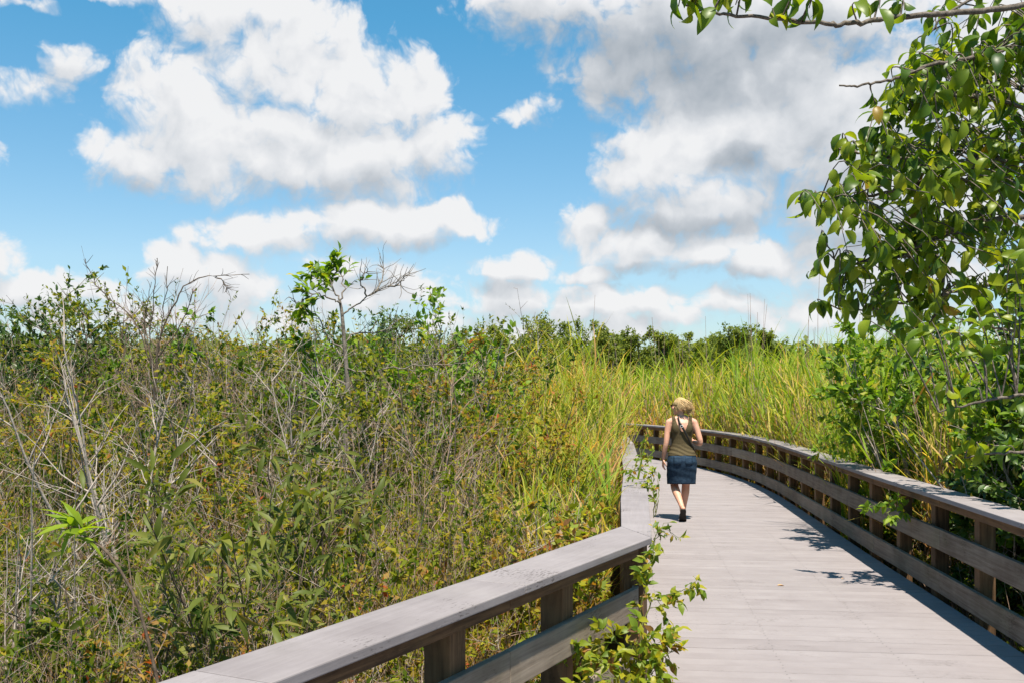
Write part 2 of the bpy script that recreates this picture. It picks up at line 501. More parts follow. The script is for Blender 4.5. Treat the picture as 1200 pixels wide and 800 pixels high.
V, Fc, UV, T = [], [], [], []
SCREW = []
s = -4.0
while s < 27.5:
    w = .140 - .0065
    t0, t1, t2, t3 = cross_at(le, s, min), cross_at(re, s, max), cross_at(re, s + w, max), cross_at(le, s + w, min)
    if None not in (t0, t1, t2, t3):
        z = random.uniform(-.0012, .0012); k = len(V)
        pl = [bn * s + bd * t0, bn * s + bd * t1, bn * (s + w) + bd * t2, bn * (s + w) + bd * t3]
        V += [(*q, z) for q in pl] + [(*q, z - .036) for q in pl]
        ou = random.uniform(0, 60); ovv = round(random.uniform(0, 60) / .0222) * .0222
        uvq = [(ou + t0, ovv), (ou + t1, ovv), (ou + t2, ovv + w), (ou + t3, ovv + w)] * 2
        for f in ((0, 1, 2, 3), (7, 6, 5, 4), (0, 4, 5, 1), (1, 5, 6, 2), (2, 6, 7, 3), (3, 7, 4, 0)):
            Fc.append([k + j for j in f]); UV += [uvq[j] for j in f]
        T += [random.random()] * 8
        if s < 13:
            for tt in (t0 + .16, (t0 + t1) / 2 - .35, (t0 + t1) / 2 + .42, t1 - .16):
                for so_ in (.030, w - .030):
                    c_ = bn * (s + so_) + bd * (tt + random.uniform(-.008, .008)); k = len(V); r_ = .0048
                    V += [(c_[0] + r_ * math.cos(a), c_[1] + r_ * math.sin(a), z + .0009) for a in [i * math.pi / 3 for i in range(6)]]
                    Fc.append([k + j for j in range(6)]); UV += [(ou, ovv)] * 6; T += [0.0] * 6; SCREW.append(len(Fc) - 1)
    s += .140
me = bpy.data.meshes.new('boardwalk'); me.from_pydata(V, [], Fc)
uvl = me.uv_layers.new(name='UVMap'); uvl.data.foreach_set('uv', np.array(UV, np.float32).ravel())
at = me.attributes.new('tint', 'FLOAT', 'POINT'); at.data.foreach_set('value', np.array(T, np.float32))
me.materials.append(MATS['deck_board']); me.materials.append(MATS['screw'])
for i in SCREW: me.polygons[i].material_index = 1
bw = bpy.data.objects.new('boardwalk', me); COL.objects.link(bw); tag(bw, 'grey boardwalk deck of narrow cross boards', None, None, 'structure')
md = bw.modifiers.new('edge', 'BEVEL'); md.width = .002; md.segments = 1; md.limit_method = 'ANGLE'
for (a, b, pts) in ((-.02, -.06, LN + LF[1:]), (.02, .06, RI)):
    run(offset(pts, a * 1.0), offset(pts, b), -.27, -.040, 'joist', 'brown_timber', bw, bev=0)

DECK = np.vstack([offset(LN + LF[1:], -.42), offset(RI, .42)[::-1]])


def inside(px, py, poly=DECK):
    r = np.zeros(len(px), bool); n = len(poly)
    for i in range(n):
        x1, y1 = poly[i]; x2, y2 = poly[(i + 1) % n]
        c = ((y1 > py) != (y2 > py)) & (px < (x2 - x1) * (py - y1) / (y2 - y1 + 1e-12) + x1)
        r ^= c
    return r


CLEAR = np.vstack([offset(LN + LF[1:], -.30), offset(RI, .22)[::-1]])


# ground
g = Geo()
gx = np.array([-900, -200, -60, -25, -12, -6, -2, 2, 6, 12, 25, 60, 200, 900.]); gy = np.array([-300, -60, -20, -6, 0, 4, 8, 12, 18, 26, 40, 80, 200, 1500.])
X, Y = np.meshgrid(gx, gy); idx = np.arange(X.size).reshape(X.shape)
g.add(np.stack([X.ravel(), Y.ravel(), np.full(X.size, GZ)], 1), np.stack([idx[:-1, :-1], idx[:-1, 1:], idx[1:, 1:], idx[1:, :-1]], -1).reshape(-1, 4), .5)
tag(g.build('ground', 'marsh_soil'), 'dark marsh ground under the vegetation', None, None, 'structure')


# ------------------------------------------------------------------ stuff: grass, undergrowth, dry brush, reeds
def left_x(d):      # x of the left rail's outer side at depth d
    full = np.array(LN + LF[1:]); return np.interp(d, full[:, 1], full[:, 0]) - .45


def scatter_left(n, d0, d1, power=1.0, rng=RNG):
    """points left of the rail, denser near the camera"""
    u = rng.random(n * 3); d = d0 * (d1 / d0) ** u if power == 1 else d0 + (d1 - d0) * u
    x = (rng.uniform(-.60, .26, len(d))) * d - rng.random(len(d)) * .3
    ok = (x < left_x(d)) & ~inside(x, d)
    return x[ok][:n], d[ok][:n]


def env(x, d):      # height of the undergrowth above the ground
    h = np.clip(.72 + .215 * (d - 3), .7, 3.15)
    h = h * (1 + .17 * vnoise(x, d, 1.1, 1)) * (1 - .24 * np.clip((x / d + .07) / .07, 0, 1)) * (1 + .10 * vnoise(x, d, .35, 17))
    return h


# undergrowth: slim leafy stems
def undergrowth(x, d, h, nl, size, rng, g, mi_leaf, mi_twig, tint_shift, twig_r=.004, st=None, asp=.42):
    n = len(x); base = np.stack([x, d, np.full(n, GZ)], 1)
    dr = np.stack([rng.normal(0, .22, n), rng.normal(0, .22, n), np.ones(n)], 1)
    p = grow(base, dr, h, 5, .10, .05, rng)
    okp = ~inside(p[:, :, 0].ravel(), p[:, :, 1].ravel(), CLEAR).reshape(p.shape[:2]).any(1); p, x, d, h = p[okp], x[okp], d[okp], h[okp]; n = len(x)
    g.tubes(p, taper(n, 6, twig_r, twig_r * .35, rng) * np.clip(d / 8, .6, 1.6)[:, None], 3, rng.random(n), mi_twig)
    tw = branch_off(p, 3, .25, .95, np.repeat(h, 3) * .3, .8, 3, .15, .06, rng); okt = ~inside(tw[:, -1, 0], tw[:, -1, 1], CLEAR); tw = tw[okt]
    g.tubes(tw, taper(len(tw), 4, twig_r * .55, twig_r * .25, rng), 3, rng.random(len(tw)), mi_twig)
    q, tg, ix, t = sample_on(tw, nl, .15, 1, rng)
    pl = np.repeat(np.arange(n), 3)[okt][ix]; po = rng.normal(0, .23, n); ps = rng.uniform(.5, 1.3, n); pa = rng.uniform(.6, 1.35, n)
    dd = np.repeat(d, 3)[okt][ix]; xx = np.repeat(x, 3)[okt][ix]
    ld = unit(tg * .5 + rng.normal(size=tg.shape) * .75 + np.array([0, 0, -.05]))
    up = unit(rng.normal(size=tg.shape) * .55 + HEL)
    L = size * rng.uniform(.6, 1.3, len(q)) * np.clip(dd / 7, .85, 1.5) * ps[pl]
    ti = np.clip(.34 + .11 * rng.normal(size=len(q)) + po[pl] + .26 * vnoise(xx, dd, 1.0, 3) + tint_shift - .14 * (dd > 9) * (xx / dd < .02), 0, 1)
    g.leaves(q, ld, up, L, L * asp * pa[pl] * rng.uniform(.85, 1.2, len(q)), st, .2, .3, ti, mi_leaf)


ug = Geo()
x, d = scatter_left(9500, 2.6, 22)
gp = vnoise(x, d, .55, 14) + .5 * RNG.normal(size=len(x)) > -.75; x, d = x[gp], d[gp]
h = env(x, d) * (1 + .14 * vnoise(x, d, .5, 8)) * RNG.uniform(.45, 1.0, len(x)) ** np.where(d > 10, .6, 1.0)
undergrowth(x, d, h, 14, .05, RNG, ug, 0, 1, 0.0)
x, d = scatter_left(2600, 3.0, 20)
undergrowth(x, d, env(x, d) * RNG.uniform(.35, .8, len(x)), 7, .07, RNG, ug, 0, 1, .10, .004, None, .34)
# low growth along and under the right hand rail and the far bend
n = 2600; d = RNG.uniform(3.5, 30, n); x = np.interp(d, np.array(RI)[:, 1], np.array(RI)[:, 0]) + .45 + RNG.exponential(.9, n)
ok = ~inside(x, d); x, d = x[ok], d[ok]
undergrowth(x, d, RNG.uniform(.4, 1.3, len(x)), 9, .05, RNG, ug, 0, 1, -.08)
tag(ug.build('undergrowth', ['scrub_leaf', 'pink_twig']), 'olive and brown tangled undergrowth of the marsh', None, None, 'stuff')

# grass under and between the scrub
gr = Geo()
x, d = scatter_left(26000, 2.4, 24)
h = env(x, d) * RNG.uniform(.28, .78, len(x)); n = len(x); a = RNG.uniform(0, 2 * np.pi, n)
gr.blades(np.stack([x, d, np.full(n, GZ)], 1), np.stack([np.cos(a), np.sin(a)], 1), h * 1.1, .006 * np.clip(d / 6, .8, 2.2) * RNG.uniform(.6, 1.4, n),
          RNG.uniform(.0, .22, n), RNG.uniform(.1, 1.1, n), 4, np.clip(.53 + .22 * RNG.normal(size=n) + .24 * vnoise(x, d, 1.2, 5), 0, 1))
tag(gr.build('grass', 'grass_blade'), 'yellow green marsh grass growing between the scrub', None, None, 'stuff')

# dry brush: pale leafless twigs
db = Geo()
x, d = scatter_left(1000, 2.8, 18)
keep = (vnoise(x, d, 1.0, 9) > -.35) & (x / d < .16); x, d = x[keep], d[keep]; n = len(x)
p = grow(np.stack([x, d, np.full(n, GZ)], 1), np.stack([RNG.normal(0, .3, n), RNG.normal(0, .3, n), np.ones(n)], 1), env(x, d) * RNG.uniform(.6, 1.05, n), 6, .12, .03)
okp = ~inside(p[:, :, 0].ravel(), p[:, :, 1].ravel(), CLEAR).reshape(p.shape[:2]).any(1); p, x, d = p[okp], x[okp], d[okp]; n = len(x)
sc = np.clip(d / 8, .55, 1.4)
db.tubes(p, taper(n, 7, .0075, .002) * sc[:, None], 4, RNG.random(n), 0)
t2 = branch_off(p, 6, .3, 1, np.repeat(env(x, d), 6) * .34, .75, 4, .16, .04); okt = ~inside(t2[:, -1, 0], t2[:, -1, 1], CLEAR); t2 = t2[okt]
db.tubes(t2, taper(len(t2), 5, .0034, .0012) * np.repeat(sc, 6)[okt][:, None], 3, RNG.random(len(t2)), 0)
t3 = branch_off(t2, 2, .3, 1, np.full(len(t2) * 2, .16), .8, 2, .15, .02)
db.tubes(t3, taper(len(t3), 3, .0019, .0009) * np.repeat(np.repeat(sc, 6)[okt], 2)[:, None], 3, .5, 1)
tag(db.build('dry_brush', ['grey_twig', 'pink_twig']), 'pale leafless dry twigs through the marsh scrub', None, None, 'stuff')

# reeds: tall canes with long arching leaves, across the middle distance
rd = Geo()


def reeds(x, d, h, leaves, wmul, shift):
    n = len(x); base = np.stack([x, d, np.full(n, GZ)], 1)
    p = grow(base, np.stack([RNG.normal(0, .16, n), RNG.normal(0, .16, n), np.ones(n)], 1), h * .8, 4, .06, .02)
    rd.tubes(p, taper(n, 5, .008, .004) * wmul[:, None], 3, np.clip(.75 + .15 * RNG.normal(size=n), 0, 1), 0)
    q, tg, ix, t = sample_on(p, leaves, .12, 1)
    m = len(q); a = RNG.uniform(0, 2 * np.pi, m)
    ti = .30 + .66 * (1 - t) ** 1.25 + .18 * RNG.normal(size=m) + .22 * vnoise(x, d, 1.0, 11)[ix] + shift
    # low leaves are the dead ones: straw coloured and hanging
    rd.blades(q, np.stack([np.cos(a), np.sin(a)], 1), h[ix] * RNG.uniform(.13, .34, m), .032 * wmul[ix] * RNG.uniform(.55, 1.3, m),
              RNG.uniform(.05, .85, m), RNG.uniform(.2, 2.1, m) * (1.25 - t * .6), 4, np.clip(ti, 0, 1), 1)


n = 9000
u = RNG.random(n); d = 14 * (70 / 14) ** u; x = RNG.uniform(-.06, .50, n) * d
rail_r = np.interp(d, np.array(RI)[:, 1], np.array(RI)[:, 0], right=-9) + .55
rail_l = np.interp(d, np.array(LF)[:, 1], np.array(LF)[:, 0], right=-99) - .6
ok = ((x > rail_r) & (d > 11)) | ((d > 17) & (x < rail_l) & (x > d * .00)) | (d > 33.5)
ok &= ~inside(x, d); x, d = x[ok], d[ok]
h = (3.5 + .28 * vnoise(x, d, 2.2, 21) - .004 * (d - 20)) * RNG.uniform(.66, 1.06, len(x)) * np.where(x / d < .06, .93, 1.0)
reeds(x, d, h, 10, np.clip(d / 20, .7, 2.4), .14)
n = 2600
d = RNG.uniform(9.5, 24, n); x = np.interp(d, np.array(RI)[:, 1], np.array(RI)[:, 0]) + .45 + RNG.uniform(0, 2.6, n)
ok = ~inside(x, d); x, d = x[ok], d[ok]
reeds(x, d, (2.9 + .3 * vnoise(x, d, 1.4, 4)) * RNG.uniform(.6, 1.05, len(x)), 9, np.full(len(x), .85), .04)
n = 5000; d = RNG.uniform(7.5, 18, n); x = RNG.uniform(-.05, .13, n) * d
rail_l = np.interp(d, np.array(LF)[:, 1], np.array(LF)[:, 0]) - .5
ok = (x < rail_l) & ~inside(x, d) & (RNG.random(n) < np.clip((x / d + .05) / .07, 0, 1)); x, d = x[ok], d[ok]
reeds(x, d, np.clip(1.45 + .165 * (d - 8), 1, 2.95) * RNG.uniform(.65, 1.1, len(x)), 9, np.full(len(x), .62), .22)
# tall flowering stalks above the reed tops
n = 60; d = RNG.uniform(17, 40, n); x = RNG.uniform(.04, .42, n) * d
ok = ~inside(x, d); x, d = x[ok], d[ok]; n = len(x)
p = grow(np.stack([x, d, np.full(n, GZ)], 1), np.stack([RNG.normal(0, .06, n), RNG.normal(0, .06, n), np.ones(n)], 1), RNG.uniform(3.3, 4.2, n) + .02 * d, 5, .03, .02)
rd.tubes(p, taper(n, 6, .008, .003) * np.clip(d / 18, 1, 2)[:, None], 3, .95, 0)
tag(rd.build('reeds', ['pink_twig', 'reed_blade']), 'dense stand of tall green and straw coloured reeds', None, None, 'stuff')


# ------------------------------------------------------------------ shrubs and trees that stand out
def make_shrub(name, seed, loc, h, spread, nstem, leafmat, twigmat, leaf=.045, asp=.45, nleaf=10, sub=(6, 4), t0=.35, tint=(.4, .22), r0=.016,
               st=None, up=.04, lean=(0, 0), droop=.2, wob=.09, label=None, cat='shrub', group=None, leafless=False, leafname='foliage', stemname='stem', scale_tw=.34, hang=0.0):
    rng = np.random.default_rng(seed)
    root = empty(name, loc)
    tag(root, label, cat, group)
    if not leafless: nleaf = int(nleaf * 1.7); leaf *= 1.12
    if not leafless and loc[1] > 11: nstem = int(nstem * 1.6); h *= .95
    b = np.zeros((nstem, 3)); b[:, :2] = rng.normal(0, .06 * spread + .02, (nstem, 2))
    dr = np.stack([rng.normal(lean[0], spread, nstem), rng.normal(lean[1], spread, nstem), np.ones(nstem)], 1)
    s1 = grow(b, dr, h * rng.uniform(.75, 1.08, nstem), 8, wob, up, rng)
    gs = Geo(); gs.tubes(s1, taper(nstem, 9, r0, r0 * .25, rng), 5, rng.random(nstem))
    s2 = branch_off(s1, sub[0], t0, .98, np.full(nstem * sub[0], h * scale_tw), .75, 5, .12, up, rng)
    gs.tubes(s2, taper(len(s2), 6, r0 * .42, r0 * .14, rng), 4, rng.random(len(s2)))
    s3 = branch_off(s2, sub[1], .25, 1, np.full(len(s2) * sub[1], h * scale_tw * .42), .7, 3, .12, up * .5, rng)
    gs.tubes(s3, taper(len(s3), 4, r0 * .18, r0 * .08, rng), 3, rng.random(len(s3)))
    gs = Geo()
    for arr, rad_, sd_ in ((s1, taper(nstem, 9, r0, r0 * .25, rng), 5), (s2, taper(len(s2), 6, r0 * .42, r0 * .14, rng), 4), (s3, taper(len(s3), 4, r0 * .18, r0 * .08, rng), 3)):
        cl_ = ~(inside((arr[:, :, 0] + loc[0]).ravel(), (arr[:, :, 1] + loc[1]).ravel(), CLEAR).reshape(arr.shape[:2]) & ((arr[:, :, 2] + loc[2] < .95) | (loc[0] < 2))).any(1)
        if cl_.any(): gs.tubes(arr[cl_], rad_[cl_], sd_, rng.random(int(cl_.sum())))
    gs.build(stemname, twigmat, root)
    if not leafless:
        q, tg, ix, t = sample_on(s3, nleaf, .1, 1.0, rng)
        cl_ = ~inside(q[:, 0] + loc[0], q[:, 1] + loc[1], CLEAR) | ((q[:, 2] + loc[2] > .98) & (loc[0] > 2)); q, tg = q[cl_], tg[cl_]
        ld = unit(tg * .6 + rng.normal(size=tg.shape) * .6 + np.array([0, 0, -hang]))
        upv = unit(rng.normal(size=tg.shape) * .55 + HEL)
        L = leaf * rng.uniform(.6, 1.25, len(q))
        gl = Geo(); gl.leaves(q, ld, upv, L, L * asp * rng.uniform(.85, 1.2, len(q)), st, droop, .28, np.clip(tint[0] + tint[1] * rng.normal(size=len(q)), 0, 1))
        gl.build(leafname, leafmat, root)
    return root


def at(px, d):
    return ((px - 600) * d / F, d, GZ)


def top_h(py, d):   # height above the ground that reaches row py at depth d
    return EYE - (py - HZ) * d / F - GZ


# skyline shrubs on the left, from the left edge of the scrub towards the bend
make_shrub('shrub', 11, at(52, 15), top_h(345, 15), .22, 9, 'dark_leaf', 'grey_twig', .075, .5, 9, (7, 4), .45, (.45, .2), .02, OVAL4,
           label='dark green rounded shrub with dense leaves at the left edge of the skyline', hang=-.1)
make_shrub('shrub', 12, at(112, 14), top_h(352, 14), .14, 5, 'scrub_leaf', 'brown_twig', .06, .45, 7, (6, 4), .5, (.34, .15), .016, OVAL4,
           label='olive leafy shrub between the dark rounded shrub and the bare arching branches')
make_shrub('sapling', 13, at(139, 12.5), top_h(322, 12.5), .03, 2, 'fresh_leaf', 'grey_twig', .085, .5, 7, (6, 2), .68, (.4, .2), .012, OVAL4, .02,
           label='thin upright sapling with pale leaf tufts poking above the scrub skyline', cat='sapling', scale_tw=.10)
# bare shrub with the long arching branch
rs = empty('dead_shrub', at(178, 11)); tag(rs, 'bare dead shrub with one long branch arching over against the sky', 'dead shrub')
o0 = np.array(at(178, 11)); rng = np.random.default_rng(5)
gs = Geo()
hand = [[(178, 640), (181, 470), (186, 405), (207, 352), (222, 331), (252, 323), (292, 321)], [(181, 470), (176, 400), (181, 340), (185, 303)],
        [(180, 480), (186, 410), (192, 360), (197, 314)], [(252, 323), (262, 330), (266, 341)], [(180, 440), (160, 380), (128, 350), (112, 332), (100, 305)],
        [(183, 420), (206, 390), (222, 355), (226, 340)], [(181, 430), (170, 395), (172, 360), (178, 330)], [(178, 500), (196, 440), (212, 400), (220, 380)]]
for i, h_ in enumerate(hand):
    pth = catmull([P(a, b, 11 + .25 * math.sin(i * 2.1)) for a, b in h_], 5) - o0
    pth = pth + rng.normal(0, .008, pth.shape)
    gs.tubes(pth[None], np.linspace(.013 if i == 0 else .008, .0034, len(pth))[None], 4, .5)
    tw = branch_off(pth[None], 16, .35, .97, np.full(16, .20), .7, 3, .15, .04, rng); gs.tubes(tw, taper(16, 4, .0034, .0018), 3, .5)
gs.build('branch', 'brown_twig', rs)

make_shrub('dead_shrub', 14, at(196, 12.2), top_h(372, 12.2), .12, 7, None, 'pink_twig', sub=(9, 5), r0=.013, leafless=True, stemname='branch',
           label='pinkish leafless bush of fine twigs below the arching branch', cat='dead shrub')
make_shrub('shrub', 15, at(258, 15), top_h(384, 15), .2, 8, 'scrub_leaf', 'grey_twig', .06, .45, 9, (7, 4), .4, (.4, .22), .016, None,
           label='olive brown shrub under the drooping tip of the arching branch')
make_shrub('dead_shrub', 16, at(326, 12.5), top_h(356, 12.5), .10, 5, None, 'grey_twig', sub=(7, 4), r0=.014, leafless=True, stemname='branch',
           label='small grey leafless shrub left of the small tree with the grey trunk', cat='dead shrub')
make_shrub('shrub', 17, at(318, 13.8), top_h(364, 13.8), .13, 5, 'scrub_leaf', 'grey_twig', .055, .45, 7, (7, 4), .5, (.55, .22), .014, None,
           label='thin shrub with yellowing leaves behind the small grey leafless shrub')

# small tree with grey trunk, bare limbs to the right and a leafy tuft on top
ts = empty('small_tree', at(402, 10)); tag(ts, 'small half dead tree with grey trunk, leafy top and bare limbs reaching right', 'tree')
o0 = np.array(at(402, 10)); rng = np.random.default_rng(31)
gs = Geo(); gb = Geo(); gl = Geo()
trunk = catmull([P(a, b, 10) for a, b in ((402, 680), (404, 540), (408, 470), (405, 420), (401, 370), (398, 352))], 6) - o0
gs.tubes(trunk[None], np.linspace(.034, .013, len(trunk))[None], 8, .5); gs.build('trunk', 'trunk_grey', ts)
limbs = [((401, 370), (412, 362), (430, 348), (455, 336), (480, 318)), ((440, 342), (447, 325), (450, 305)), ((430, 348), (423, 330), (431, 316)),
         ((455, 336), (470, 333), (478, 322)), ((402, 400), (420, 390), (450, 388), (470, 375)), ((398, 352), (392, 340), (384, 325), (374, 320)),
         ((399, 356), (388, 350), (370, 345), (355, 352), (352, 362)), ((403, 410), (385, 395), (372, 372), (356, 358), (340, 352)), ((398, 352), (404, 335), (398, 318), (390, 312)),
         ((405, 430), (425, 436), (460, 430), (500, 428), (545, 426)), ((406, 450), (380, 440), (360, 415), (348, 400)), ((408, 470), (430, 462), (445, 440), (470, 445))]
al = []
for i, l in enumerate(limbs):
    q = catmull([P(a, b, 10 + .35 * math.sin(i * 1.9) * (k / len(l))) for k, (a, b) in enumerate(l)], 5) - o0 + 0
    q[1:] += rng.normal(0, .01, q[1:].shape)
    gb.tubes(q[None], np.linspace(.010, .0035, len(q))[None], 5, .5)
    tw = branch_off(q[None], 12, .25, 1, np.full(12, .30), .75, 4, .16, .06, rng); gb.tubes(tw, taper(12, 5, .0042, .0018), 3, .5)
    if i in (5, 6, 8, 10, 11): al.append(tw)
gb.build('limb', 'trunk_grey', ts)
q, tg, ix, t = sample_on(np.concatenate(al), 9, .1, 1, rng)
L = .10 * rng.uniform(.6, 1.2, len(q))
gl.leaves(q, unit(tg + rng.normal(size=tg.shape) * .6), unit(rng.normal(size=tg.shape) * .4 + np.array([0, 0, 1.])), L, L * .52, OVAL4, .35, .25, np.clip(.5 + .25 * rng.normal(size=len(q)), 0, 1))
gl.build('foliage', 'fresh_leaf', ts)

make_shrub('shrub', 18, at(362, 13.2), top_h(372, 13.2), .16, 7, 'scrub_leaf', 'grey_twig', .06, .48, 8, (7, 4), .4, (.36, .2), .016, None,
           label='mixed green shrub behind the small tree with grey trunk, on its left')
make_shrub('shrub', 19, at(448, 14.5), top_h(368, 14.5), .18, 8, 'dark_leaf', 'brown_twig', .06, .48, 9, (7, 4), .4, (.55, .2), .016, None,
           label='dense green shrub behind the bare limbs of the small tree')
make_shrub('shrub', 20, at(505, 11.5), top_h(362, 11.5), .14, 6, 'fresh_leaf', 'grey_twig', .075, .5, 7, (7, 4), .42, (.5, .22), .016, OVAL4,
           label='bright green shrub with upright fresh sprigs, just right of the small tree')
make_shrub('shrub', 21, at(552, 14), top_h(382, 14), .17, 7, 'scrub_leaf', 'grey_twig', .055, .46, 9, (7, 4), .4, (.36, .2), .015, None,
           label='olive shrub at the right end of the scrub, where the reeds begin')
# the scrub body, nearer
make_shrub('shrub', 22, at(40, 9), top_h(440, 9), .2, 7, 'scrub_leaf', 'pink_twig', .05, .42, 8, (7, 4), .3, (.55, .2), .012, None,
           label='brownish low shrub in front of the dark rounded shrub at the left edge')
make_shrub('dead_shrub', 23, at(158, 7.4), top_h(395, 7.4), .22, 7, None, 'grey_twig', sub=(6, 4), r0=.017, leafless=True, stemname='branch', wob=.07, scale_tw=.3,
           label='large pale grey dead shrub with stems fanning up from one base', cat='dead shrub')
make_shrub('shrub', 24, at(262, 9.5), top_h(425, 9.5), .2, 8, 'scrub_leaf', 'grey_twig', .05, .45, 9, (7, 4), .3, (.42, .22), .013, None,
           label='olive shrub directly right of the large pale dead shrub')
make_shrub('dead_shrub', 25, at(352, 8.6), top_h(420, 8.6), .2, 6, None, 'grey_twig', sub=(8, 5), r0=.012, leafless=True, stemname='branch',
           label='tangled grey dead brush in front of the trunk of the small tree', cat='dead shrub')
make_shrub('shrub', 26, at(470, 9.4), top_h(420, 9.4), .19, 7, 'scrub_leaf', 'brown_twig', .055, .48, 8, (7, 4), .3, (.36, .2), .013, None,
           label='leafy green shrub under the long horizontal bare limb')
make_shrub('dead_shrub', 27, at(505, 8.2), top_h(455, 8.2), .16, 6, None, 'pink_twig', sub=(8, 5), r0=.010, leafless=True, stemname='branch',
           label='fine pinkish dry bush below the bright green shrub', cat='dead shrub')
make_shrub('shrub', 28, at(575, 10.5), top_h(440, 10.5), .18, 7, 'scrub_leaf', 'brown_twig', .05, .42, 9, (7, 4), .3, (.62, .2), .012, None,
           label='yellow brown shrub in front of the reeds, left of the railing bend')
make_shrub('shrub', 29, at(655, 9.2), top_h(490, 9.2), .18, 6, 'scrub_leaf', 'brown_twig', .05, .45, 9, (7, 4), .25, (.60, .22), .011, None,
           label='low rusty yellow shrub beside the straight far part of the bent railing')
make_shrub('shrub', 30, at(628, 6.6), top_h(585, 6.6), .22, 6, 'vine_leaf', 'brown_twig', .055, .55, 8, (6, 4), .25, (.68, .25), .008, None,
           label='low bush with yellow and red leaves just behind the bent railing')
# bare stems in the lower left corner
make_shrub('dead_shrub', 32, at(36, 5.2), top_h(545, 5.2), .13, 6, None, 'grey_twig', sub=(4, 3), r0=.010, leafless=True, stemname='branch', wob=.06, scale_tw=.36,
           label='thin pale dead stems rising in the bottom left corner of the scrub', cat='dead shrub')
# willow-like shrubs with long narrow leaves
make_shrub('willow_shrub', 33, at(288, 5.3), top_h(528, 5.3), .26, 7, 'willow_leaf', 'brown_twig', .125, .2, 4, (6, 2), .3, (.45, .22), .009, LANCE, .02, droop=.5, wob=.07,
           label='long leaved willow shrub nearest to the railing on the left', cat='shrub', hang=.25)
make_shrub('willow_shrub', 34, at(385, 6.8), top_h(520, 6.8), .24, 8, 'willow_leaf', 'brown_twig', .13, .21, 4, (6, 2), .35, (.4, .22), .010, LANCE, .02, droop=.5, wob=.07,
           label='grey green long leaved willow shrub in the middle of the scrub', cat='shrub', hang=.2)
make_shrub('willow_shrub', 35, at(160, 5.0), top_h(590, 5.0), .22, 5, 'willow_leaf', 'brown_twig', .115, .2, 4, (5, 2), .3, (.5, .22), .008, LANCE, .02, droop=.5, wob=.07,
           label='small willow shrub with brownish narrow leaves beside the bright green sprig', cat='shrub', hang=.2)

# bright green sprig on a leaning dark stem
sp = empty('green_sprig', at(182, 4.2)); tag(sp, 'bright lime green leaf rosette on a leaning dark stem', 'plant')
o0 = np.array(at(182, 4.2)); rng = np.random.default_rng(8)
stm = catmull([P(a, b, 4.2) for a, b in ((205, 900), (184, 795), (160, 705), (128, 650), (100, 628), (82, 612))], 6) - o0
gs = Geo(); gs.tubes(stm[None], np.linspace(.009, .004, len(stm))[None], 5, .2); gs.build('stem', 'brown_twig', sp)
n = 26; b = stm[-1] + rng.normal(0, .012, (n, 3)); b += (stm[-8] - stm[-1]) * rng.random(n)[:, None] * .8
dd = unit(rng.normal(size=(n, 3)) * .8 + np.array([-.35, -.2, .35])); L = rng.uniform(.07, .17, n)
gl = Geo(); gl.leaves(b, dd, unit(rng.normal(size=(n, 3)) * .3 + np.array([0, -.4, 1.])), L, L * .24, LANCE, .35, .3, rng.uniform(.55, .9, n)); gl.build('leaf', 'fresh_leaf', sp)

# bushes behind the right railing
for sd, bx_, by_, h_, lm, sp_, lab in ((41, 4.55, 11.0, 2.9, 'fresh_leaf', .24, 'broad green bush behind the right railing, next to the reeds'),
                                       (42, 5.0, 8.9, 3.3, 'fresh_leaf', .20, 'tall sunlit bush behind the right railing, under the overhanging tree'),
                                       (43, 4.75, 7.4, 3.3, 'dark_leaf', .16, 'dark leafy bush behind the nearest part of the right railing'),
                                       (45, 4.5, 8.0, 2.75, 'fresh_leaf', .17, 'light green bush between the tall sunlit bush and the right railing'),
                                       (44, 4.15, 8.4, 1.75, 'dark_leaf', .14, 'low shaded bush close behind the posts of the right railing')):
    make_shrub('bush', sd, (bx_, by_, GZ), h_, sp_, 16, lm, 'grey_twig', .075, .5, 10, (9, 4), .15, (.5, .25), .014, OVAL4, label=lab, cat='bush', hang=.1, scale_tw=.24)


# vine and sprigs on the rails
def vine(name, label, stems, root_p, leaf, n_tw, n_leaf, mat, seed, tint=(.5, .25), asp=.5, twl=.16, rad=.003):
    rng = np.random.default_rng(seed); o0 = np.array(root_p); root = empty(name, root_p); tag(root, label, 'vine')
    gs, gl = Geo(), Geo()
    for s_ in stems:
        q = catmull(s_, 6) - o0; q[1:-1] += rng.normal(0, .006, q[1:-1].shape)
        gs.tubes(q[None], np.linspace(rad * 1.4, rad * .6, len(q))[None], 4, .5)
        tw = branch_off(q[None], n_tw, .15, 1, np.full(n_tw, twl), .9, 3, .15, -.02, rng); gs.tubes(tw, taper(n_tw, 4, rad * .6, rad * .35), 3, .5)
        b, tg, ix, t = sample_on(tw, n_leaf, .2, 1, rng); L = leaf * rng.uniform(.55, 1.25, len(b))
        gl.leaves(b, unit(tg * .7 + rng.normal(size=tg.shape) * .55 + np.array([0, 0, -.2])), unit(rng.normal(size=tg.shape) * .5 + HEL), L, L * asp, OVAL4, .45, .3,
                  np.clip(tint[0] + tint[1] * rng.normal(size=len(b)), 0, 1))
    gs.build('stem', 'green_stem', root); gl.build('foliage', mat, root)
    return root


